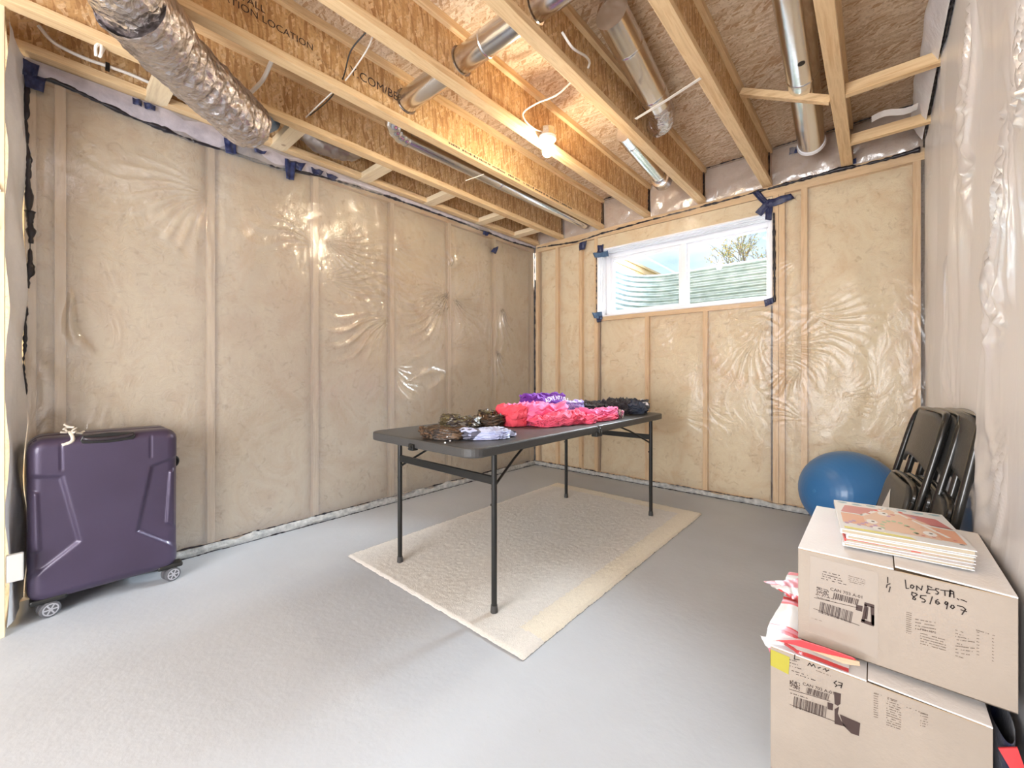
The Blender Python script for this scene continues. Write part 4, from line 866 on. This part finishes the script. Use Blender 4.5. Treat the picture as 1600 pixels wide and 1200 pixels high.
CHS = [ch0]
for L in labs: c = copy_tree(ch0); c['label'] = L; CHS.append(c)
for i, (c, (x, y, ln, wd)) in enumerate(zip(CHS, ((-.055, 2.215, .235, (-.060, .40)), (-.018, 2.18, .230, (-.060, .40)), (.020, 2.15, .215, (-.050, .40)), (.060, 2.06, .185, (-.03, .40))))): place(c, x, y, ln, wd)
b = MB(); b.prism([(-.09, -.0345, .44), (.03, -.0345, .44), (.03, -.0345, .53), (-.03, -.0345, .59)], (0, -.0006, 0)); b.build('paper_label', mk('label_white', (.75,.75,.74), .6), ch0, local=True)
# ------------------------------------------------------------------ cartons
CARD = noisy('shaded_white_carton', (.38,.325,.27), (.43,.37,.31), 5, .75, .001, 90)  # white card with the shade of its sides mixed into the colour
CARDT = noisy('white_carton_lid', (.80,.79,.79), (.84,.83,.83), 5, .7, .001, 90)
KRAFT = mk('kraft_edge', (.42,.31,.20), .8); TAPC = mk('clear_tape', (.42,.365,.31), .25, coat=.5)
def strokes(b, segs, fn, w_=.0016):
    for pl_ in segs:
        for (a, c) in zip(pl_[:-1], pl_[1:]):
            A = Vector(fn(*a)); C = Vector(fn(*c)); d = (C-A); 
            if d.length < 1e-6: continue
            d.normalize(); s_ = d.cross(Vector((0, 1, 0)))*w_/2; b.poly([A-s_-d*w_*.3, C-s_+d*w_*.3, C+s_+d*w_*.3, A+s_-d*w_*.3])
def carton(T_, x0, x1, y0, y1, z0, z1, gap):
    b = MB(); t = .004
    b.box((x0, y0, z0), (x1, y0+t, z1)); b.box((x0, y1-t, z0), (x1, y1, z1)); b.box((x0, y0+t, z0), (x0+t, y1-t, z1)); b.box((x1-t, y0+t, z0), (x1, y1-t, z1)); b.box((x0, y0, z0), (x1, y1, z0+t))
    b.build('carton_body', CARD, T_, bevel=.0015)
    xc = (x0+x1)/2
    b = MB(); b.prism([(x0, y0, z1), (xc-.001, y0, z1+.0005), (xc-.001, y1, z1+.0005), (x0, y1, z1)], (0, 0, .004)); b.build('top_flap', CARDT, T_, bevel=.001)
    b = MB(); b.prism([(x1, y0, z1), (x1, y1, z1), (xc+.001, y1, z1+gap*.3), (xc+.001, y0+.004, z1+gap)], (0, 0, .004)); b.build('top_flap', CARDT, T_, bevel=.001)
    b = MB(); b.box((x0+.006, y0+.005, z1-.006), (x1-.006, y0+.12, z1-.003)); b.build('inner_flap', KRAFT, T_)
    b = MB(); b.box((x0+.001, y0-.0006, z1-.0012), (xc-.01, y0, z1+.0006)); b.box((xc+.01, y0-.0006, z1-.001), (x1-.01, y0, z1+.001)); b.build('worn_edge', KRAFT, T_)
INKB = mk('label_ink', (.06,.035,.03), .6); INKG = mk('faint_ink', (.17,.13,.10), .7)
def bars(b, p0, p1, p3, n, seed, mi=0):
    """bar code in the quad p0 (left base) p1 (right base) p3 (left top)"""
    r = random.Random(seed); p0, p1, p3 = Vector(p0), Vector(p1), Vector(p3); u = p1-p0; v = p3-p0; t = 0; k = 0; W = []
    while t < 1: w_ = r.choice([.4, .4, .8, 1.2])/n; W.append((t, min(1, t+w_), k % 2)); t += w_; k += 1
    for a, c, o in W:
        if o == 0: b.poly([p0+u*a, p0+u*c, p0+u*c+v, p0+u*a+v], mi)
def tiny(b, p0, p1, h, seed, mi=0, dens=.72):
    """a row of print too small to read"""
    r = random.Random(seed); p0, p1 = Vector(p0), Vector(p1); L = (p1-p0).length; u = (p1-p0).normalized(); t = 0
    while t < L:
        w_ = r.uniform(.3, .9)*h
        if r.random() < dens: b.poly([p0+u*t, p0+u*min(L, t+w_), p0+u*min(L, t+w_)+Vector((0,0,h*r.uniform(.6, 1))), p0+u*t+Vector((0,0,h*r.uniform(.6, 1)))], mi)
        t += w_+h*.22
UZ0, UZ1 = .345, .585; UX0, UX1, UY0, UY1 = -.157, .222, 1.340, 1.797
UB = thing('carton', 'upper white carton with handwriting and shipping label, books on top', 'box', ((UX0+UX1)/2, (UY0+UY1)/2, UZ0))
carton(UB, UX0, UX1, UY0, UY1, UZ0, UZ1, .006)
Yf = UY0-.0012
def u_(px, py, Y=Yf): return ony(px, py, Y)
b = MB(); Yt = UY0-.0004; b.poly([u_(1266, 868, Yt), u_(1372, 895, Yt), u_(1372, 1030, Yt), u_(1264, 985, Yt)]); b.build('clear_tape_sheet', TAPC, UB)
b = MB()
bars(b, u_(1279, 957), u_(1330, 974), u_(1282, 940), 46, 2); bars(b, u_(1301, 935), u_(1340, 946), u_(1303, 926), 34, 3)
for i, (a, c) in enumerate([((1272,934),(1340,950)), ((1271,951),(1343,978))]): P0, P1 = u_(*a), u_(*c); b.poly([P0, P1, P1+Vector((0,0,.0012)), P0+Vector((0,0,.0012))])
for j in range(9):      # two-dimensional code block
    for i in range(14):
        if RN.random() < .55: q = u_(1276, 927).lerp(u_(1295, 933), i/14)+Vector((0, 0, .0022*(8-j)-.002)); b.poly([q, q+Vector((.0014,0,0)), q+Vector((.0014,0,.0018)), q+Vector((0,0,.0018))])
b.poly([u_(1337, 953), u_(1347, 956), u_(1348, 947), u_(1338, 945)])
for q in ([(1351,941),(1366,945),(1366,950),(1350,946)], [(1345,972),(1365,979),(1366,974),(1346,967)], [(1351,944),(1355,945),(1351,972),(1346,970)], [(1360,947),(1366,949),(1366,977),(1361,974)], [(1362,960),(1366,962),(1366,978),(1362,976)]): b.poly([u_(*k) for k in q])
b.poly([u_(1354, 948), u_(1357, 949), u_(1355, 968), u_(1351, 967)])
for k, (a, c) in enumerate([((1284,893),(1312,900)), ((1284,897),(1314,905)), ((1283,900),(1316,909)), ((1283,904),(1324,915)), ((1274,929),(1307,938)), ((1272,932),(1306,942))]): tiny(b, u_(*a), u_(*c), .0022, k)
b.build('shipping_label_print', INKB, UB, kind='stuff')
b = MB()
for k in range(4): tiny(b, u_(1326, 900+k*3), u_(1352, 907+k*3), .0018, 20+k)
for k in range(11): tiny(b, u_(1416, 957+k*3.2), u_(1424, 959+k*3.2), .0020, 40+k, dens=.95)
for k in range(4): tiny(b, u_(1430, 968+k*5), u_(1462, 974+k*5), .0024, 60+k)
for k in range(5): tiny(b, u_(1438, 990+k*4), u_(1478, 1001+k*4), .0022, 70+k)
for k in range(9): tiny(b, u_(1493, 985+k*5), u_(1493+RN.choice([12, 30, 22]), 989+k*5), .0022, 80+k)
for k in range(8): tiny(b, u_(1526, 988+k*5), u_(1530, 989+k*5), .0018, 90+k, dens=1); tiny(b, u_(1550, 998+k*5), u_(1553, 999+k*5), .0018, 100+k, dens=1)
tiny(b, u_(1525, 985), u_(1554, 994), .0022, 111); tiny(b, u_(1268, 966), u_(1284, 971), .0018, 112)
b.build('faint_print', INKG, UB, kind='stuff')
text_part('printed_text', 'CAN 703 A-01', .0105, u_(1297, 922), u_(1342, 934)-u_(1297, 922), (0,0,1), INKB, UB)
text_part('printed_text', 'NO -1570', .006, u_(1438, 984), u_(1470, 992)-u_(1438, 984), (0,0,1), INKB, UB)
# handwriting, drawn as pen strokes in photograph-like letter shapes on the carton face
def hw(px, py): p = u_(px, py, UY0-.0014); return (p.x, p.y, p.z)
HWR = [[(1414.4,906),(1416,919.5),(1420,919.5)], [(1423.3,914.6),(1422.5,917.9),(1425.8,919.5),(1428.2,916.3),(1425,913.8),(1423.3,914.6)], [(1432.3,922.4),(1432.3,915.4),(1439.6,922),(1441.2,915.4)],
 [(1455.9,918.3),(1449.3,915.4),(1450.2,920.3),(1447.7,926.4),(1453,927.6)], [(1450,921),(1460.7,922)], [(1467,920.5),(1462.5,919.5),(1462,922),(1466.4,926),(1465,928.5),(1462,928)], [(1469.7,922),(1488.4,924.4)], [(1476.2,923.6),(1476.6,930.9)], [(1483.5,932.5),(1484.7,922),(1490,925),(1490.5,934)], [(1485,927.6),(1490,928)], [(1484.6,923),(1484.4,932)], [(1495.7,935.4),(1498,937.4)], [(1501.4,937),(1506,938.4),(1510.3,940.6)],
 [(1430.6,927.6),(1425,925.2),(1424.5,929.3),(1430.6,935.6),(1429.5,937.4),(1426.2,936),(1427,933),(1433.2,929.3),(1430.6,926.8)], [(1447,930.9),(1438.8,930.5),(1438,934),(1444,936.5),(1446,939),(1444,941),(1440.4,940.6)], [(1456.7,932.5),(1453,943.9)], [(1465.6,936.6),(1462,939),(1462,942.4),(1465,944.2),(1468,943),(1466.5,940.6),(1463,940.6)],
 [(1481,941.5),(1478,940),(1476,942.6),(1478,944.9),(1481,942.3),(1479,951.6)], [(1487,945.5),(1485,948.8),(1488.4,951.2),(1491.2,948.8),(1489.5,946),(1487,945.5)], [(1495.7,946.3),(1503.8,948),(1508.7,952),(1503,960.2)], [(1501.4,952.8),(1510.3,955.7)],
 [(1387,902),(1387,911)], [(1391,912),(1386,914),(1385,918)], [(1391,917),(1389,925)]]
b = MB(); tiny(b, (JX[2]+.0326, 1.75, ZJ+.016), (JX[2]+.0326, 3.2, ZJ+.016), .016, 9, 0, .8); b.build('faint_print', INK, JOIST[2], kind='stuff')
b = MB(); strokes(b, HWR, hw, .0021); b.build('handwriting', mk('marker_ink', (.03,.018,.015), .5), UB, kind='stuff')
LZ1 = .330; LX0, LX1, LY0, LY1 = -.212, .180, 1.288, 1.80
LB = thing('carton', 'lower white carton with yellow sticker on its left corner', 'box', ((LX0+LX1)/2, (LY0+LY1)/2, 0))
carton(LB, LX0, LX1, LY0, LY1, 0.001, LZ1-.005, .002)
Yl = LY0-.0012
def l_(px, py, Y=Yl): return ony(px, py, Y)
b = MB(); b.poly([(LX0+.0005, Yl+.0004, LZ1-.012), l_(1234, 1027), l_(1232, 1054), (LX0+.0005, Yl+.0004, LZ1-.055)]); b.poly([(LX0-.0006, Yl+.0004, LZ1-.012), (LX0-.0006, Yl+.0004, LZ1-.055), (LX0-.0006, LY0+.02, LZ1-.04)]); b.build('yellow_sticker', mk('yellow_sticker', (.46,.41,.05), .5), LB)
b = MB()
bars(b, l_(1239, 1105), l_(1290, 1122), l_(1241, 1088), 46, 5); bars(b, l_(1259, 1083), l_(1294, 1094), l_(1261, 1074), 34, 6)
for a, c in [((1233,1077),(1297,1096)), ((1234,1101),(1305,1128))]: P0, P1 = l_(*a), l_(*c); b.poly([P0, P1, P1+Vector((0,0,.0012)), P0+Vector((0,0,.0012))])
for j in range(9):
    for i in range(13):
        if RN.random() < .55: q = l_(1234, 1072).lerp(l_(1250, 1078), i/13)+Vector((0, 0, .0022*(8-j)-.002)); b.poly([q, q+Vector((.0014,0,0)), q+Vector((.0014,0,.0018)), q+Vector((0,0,.0018))])
b.poly([l_(1293, 1108), l_(1301, 1110), l_(1302, 1100), l_(1293, 1097)])
for q in ([(1303,1081),(1314,1084),(1313,1100),(1309,1103),(1304,1100)], [(1304,1108),(1311,1104),(1309,1115),(1314,1126),(1322,1136),(1304,1131)], [(1312,1116),(1344,1130),(1342,1150),(1330,1146),(1318,1134)]): b.poly([l_(*k) for k in q])
for k, (a, c) in enumerate([((1233,1031),(1245,1034)), ((1234,1036),(1248,1040)), ((1234,1041),(1252,1046)), ((1236,1048),(1262,1056)), ((1244,1054),(1274,1064)), ((1234,1083),(1262,1092))]): tiny(b, l_(*a), l_(*c), .0022, k+200)
b.build('shipping_label_print', INKB, LB, kind='stuff')
b = MB()
for k in range(11): tiny(b, l_(1365, 1084+k*3.6), l_(1372, 1086+k*3.6), .0021, 240+k, dens=.95)
for k in range(12): tiny(b, l_(1385, 1092+k*3.7), l_(1408, 1100+k*3.7), .0021, 260+k)
for k in range(6): tiny(b, l_(1438, 1115+k*3.8), l_(1450, 1118+k*3.8), .0021, 280+k)
tiny(b, l_(1366, 1083), l_(1402, 1096), .0021, 300); tiny(b, l_(1415, 1105), l_(1450, 1118), .0021, 301); tiny(b, l_(1275, 1048), l_(1298, 1057), .0021, 302)
b.build('faint_print', INKG, LB, kind='stuff')
text_part('printed_text', 'CAN 703 A-01', .0105, l_(1254, 1070), l_(1292, 1082)-l_(1254, 1070), (0,0,1), INKB, LB)
b = MB(); strokes(b, [[(1242,1023),(1241,1030),(1249,1031)], [(1262,1040),(1265,1036),(1268,1041),(1271,1038),(1274,1043)], [(1278,1044),(1282,1043)], [(1286,1046),(1290,1045),(1291,1049),(1295,1047)], [(1307,1064),(1303,1067),(1308,1071),(1305,1073)], [(1310,1066),(1316,1068),(1314,1075)], [(1310,1071),(1315,1071)]], lambda x, y: tuple(l_(x, y, Yl-.0002)), .002); b.build('handwriting', bpy.data.materials['marker_ink'], LB, kind='stuff')
# ------------------------------------------------------------------ red and white bag squeezed between the cartons
RED = mk('bag_red', (.72,.06,.07), .35); WBG = mk('bag_white', (.84,.84,.86), .35); PNK = mk('bag_pink', (.80,.30,.38), .35)
BG = thing('plastic_bag', 'crumpled red and white plastic bag squeezed between the two cartons', 'bag', (-.15, 1.5, LZ1))
b = MB(); nx, ny = 26, 90; y0b, y1b = LY0-.004, LY1-.01
def bf(s, t):
    y = y0b+(y1b-y0b)*t; xe = -.222-.006*math.sin(t*9)-.012*t; x = xe+(-.05-xe)*s
    z = LZ1+.003+.004*(.5+.5*fbm((x*18, y*18, 3), 2))+.012*math.exp(-((x+.19)/.03)**2)*(.4+.6*abs(math.sin(y*14)))*(1 if x < -.16 else 0)
    if x > -.157: z = min(z, UZ0-.004)
    return (x, y, max(z, LZ1+.001))
b.grid(bf, nx, ny)
for k, f in enumerate(b.f):
    j = k//(nx-1); t = j/(ny-1); s = (k % (nx-1))/(nx-1)
    b.mi[k] = 0 if (.12 < t < .20) or (.47 < t < .58) or t > .94 else 1
    if .15 < t < .18 or .50 < t < .53: b.mi[k] = 2
    if t < .03 and s > .2: b.mi[k] = 0
b.build('bag_sheet', [RED, WBG, PNK], BG, smooth='all')
def flap(name, P, mats, seed, n=12):
    P = [Vector(p) for p in P]; b = MB()
    b.grid(lambda s, t: P[0].lerp(P[1], s).lerp(P[3].lerp(P[2], s), t)+Vector((0, 0, .006*fbm((s*5+seed, t*5, seed), 2))), n, n)
    for k in range(len(b.f)): b.mi[k] = ((k//(n-1))*3//(n-1)) % len(mats)
    return b.build(name, mats, BG, smooth='all')
flap('upper_corner', [onz(1193, 908, .352), onz(1252, 905, .356), onz(1252, 945, .346), onz(1222, 925, .346)], [PNK, WBG, RED], 1)
flap('lower_corner', [onz(1187, 993, .350), onz(1252, 998, .352), onz(1254, 1006, .340), onz(1205, 1022, .300)], [WBG, WBG, PNK], 2)
b = MB(); a = [u_(x_, y_, LY0-.002) for x_, y_ in ((1212, 1001), (1252, 1000), (1290, 1012), (1334, 1028), (1338, 1032), (1285, 1021), (1240, 1008))]
b.prism(a, (0, .003, 0)); b.build('front_fold', RED, BG, bevel=.001)
b = MB(); b.prism([u_(1266, 1016, LY0-.003), u_(1300, 1024, LY0-.004), u_(1343, 1034, LY0-.003), u_(1344, 1041, LY0-.003), u_(1318, 1037, LY0-.004)], (0, .003, 0)); b.build('paper_tongue', mk('tan_paper', (.62,.45,.30), .7), BG)
# ------------------------------------------------------------------ dark bag between the lower carton and the wall
BC = cloth('blue_bag', (.02,.025,.06), (.05,.06,.13), 10, .5)
t_ = thing('tote_bag', 'dark blue bag wedged between lower carton and right wall', 'bag', (.208, 1.36, 0))
b = MB(); b.grid(lambda s, t: (.207+.022*math.cos(2*PI*s)*(1-.3*t)+.003*fbm((s*4, t*5, 2), 2), 1.40+.10*math.sin(2*PI*s)*(1-.1*t), .30*t*(1+.05*fbm((s*5, t, 4), 2))), 40, 16, cu=True); b.build('bag_body', BC, t_, smooth='all')
b = MB(); b.prism([(.188, 1.297, .285), (.206, 1.294, .25), (.224, 1.297, .262), (.214, 1.299, .30)], (0, .004, 0)); b.build('red_patch', RED, t_)
# ------------------------------------------------------------------ books on the upper carton
PG = mk('book_pages', (.74,.66,.50), .8); _v = coords(PG, (1,1,1)); setc(PG, ramp(PG, noisef(PG, coords(PG, (3,3,400)), 3, 2), [(.35, (.44,.37,.27)), (.65, (.60,.53,.41))]))
CW = mk('cover_white', (.82,.84,.86), .3, coat=.4)
cov = {n: mk('cover_'+n, c, .35, coat=.4) for n, c in dict(rose=(.62,.22,.22), orange=(.78,.42,.28), green=(.45,.60,.40), yellow=(.82,.78,.22), blue=(.30,.50,.60), mauve=(.52,.32,.55), peach=(.82,.58,.45), red=(.75,.08,.08), white=(.9,.9,.9), dark=(.12,.11,.12)).items()}
c00, c10, c11, c01 = onz(1313, 824, .640), onz(1527, 860, .640), onz(1479, 801, .640), onz(1305, 779, .640)
u = Vector((c10.x-c00.x, c10.y-c00.y, 0)); v = Vector((c01.x-c00.x, c01.y-c00.y, 0)); ang = math.atan2(u.y, u.x)
u_d = u.normalized(); v_d = Vector((-u_d.y, u_d.x, 0)); BW, BD = u.length, v.length*.97
def book(label, org, z0, w_, d_, th, rot, edge=None, spine='left', cover=CW, group='books stacked on the upper carton'):
    T_ = thing('book', label, 'book', (org.x, org.y, z0), group); R = Matrix.Rotation(ang+rot, 3, 'Z'); ct = .0022
    def P(a, c, z): p = R @ Vector((a, c, 0)); return (org.x+p.x, org.y+p.y, z0+z)
    def hexa(a0, a1, c0, c1, z0_, z1_, name, m, bev=0):
        b = MB(); b.prism([P(a0, c0, z0_), P(a1, c0, z0_), P(a1, c1, z0_), P(a0, c1, z0_)], (0, 0, z1_-z0_)); b.build(name, m, T_, bevel=bev)
    hexa(0, w_, 0, d_, 0, ct, 'back_cover', cover, .0006); hexa(0, w_, 0, d_, th-ct, th, 'front_cover', edge or cover, .0006)
    hexa(.004, w_-.003, .003, d_-.003, ct, th-ct, 'page_block', PG); hexa(0, .004, 0, d_, ct, th-ct, 'spine', edge or cover)
    return T_, P
zb_ = UZ1+.0115; o0 = Vector((c00.x, c00.y, 0))
book('lowest book of the stack, showing a mauve corner', o0+u_d*.004-v_d*.012, zb_, BW-.012, BD-.01, .0085, -.03, CW)
book('second book from the bottom, with a thin red cover line', o0+u_d*.008-v_d*.004, zb_+.0087, BW-.010, BD-.01, .0095, .015, cov['red'])
book('third book up, pale pages and light blue corner', o0+u_d*.012-v_d*.006, zb_+.0184, BW-.016, BD-.005, .0105, -.01, CW)
T_, P = book('top book with a pink roofed house drawn on its cover', o0, zb_+.0291, BW, BD, .0125, 0, CW)
# cover drawing: pastel house shapes, little clouds and bushes
zt_ = .0127; b = MB(); mats = list(cov.values()); K = {k: i for i, k in enumerate(cov)}
def sh(pts, m, z=0):
    b.poly([P(x*BW, y*BD, zt_+z*.00012) for x, y in pts], K[m])
def blob(x, y, rx, ry, m, z=1, n=10, sd=0): sh([(x+rx*math.cos(2*PI*k/n)*(1+.15*math.sin(3*k+sd)), y+ry*math.sin(2*PI*k/n)) for k in range(n)], m, z)
sh([(.04,.55),(.40,.55),(.46,.84),(.10,.84)], 'rose'); sh([(.60,.55),(.97,.50),(.90,.78),(.57,.84)], 'rose'); sh([(.04,.22),(.97,.12),(.97,.52),(.62,.58),(.42,.58),(.04,.53)], 'orange'); sh([(.24,.18),(.80,.12),(.80,.55),(.52,.94),(.24,.60)], 'peach', 1)
sh([(.04,.03),(.60,.02),(.56,.07),(.04,.09)], 'yellow', 2); sh([(.20,.52),(.23,.50),(.53,.94),(.51,.97)], 'white', 3); sh([(.51,.97),(.50,.94),(.86,.22),(.89,.24)], 'white', 3); sh([(.04,.53),(.24,.53),(.24,.56),(.04,.56)], 'white', 3); sh([(.74,.50),(.97,.46),(.97,.49),(.74,.54)], 'white', 3)
for k in range(7): blob(.08+.14*k, .93-.02*(k % 2), .05, .028, 'blue', 2, sd=k)
for k in range(12): blob(.30+.045*k, .64+.07*((k*5) % 4), .022, .026, ['rose','white','red','orange','mauve'][k % 5], 4, sd=k)
for k in range(9): a = PI*k/8; blob(.50+.13*math.cos(a), .22+.26*math.sin(a), .022, .028, 'green', 4, sd=k)
for x, y in ((.30,.36),(.74,.26),(.44,.70),(.33,.16)): blob(x, y, .05, .07, 'white', 5, sd=x*9); blob(x+.01, y+.01, .015, .02, 'dark', 6)
for k in range(8): blob(.07+.035*k, .20+.05*(k % 3), .02, .025, 'mauve', 4, sd=k)
for k in range(10): blob(.60+.038*k, .18+.03*(k % 2)+.2*(k % 3 == 0), .016, .016, ['rose','orange'][k % 2], 4, sd=k)
blob(.93, .10, .02, .012, 'dark', 4)
b.build('cover_drawing', mats, T_)
# little printed marks on the page edges
b = MB(); b.prism([(P(.55*BW, -.0005, -.016)), P(.62*BW, -.0005, -.016), P(.62*BW, -.0005, -.0145), P(.55*BW, -.0005, -.0145)], (0, .0004, 0)); b.build('edge_mark', cov['red'], T_)
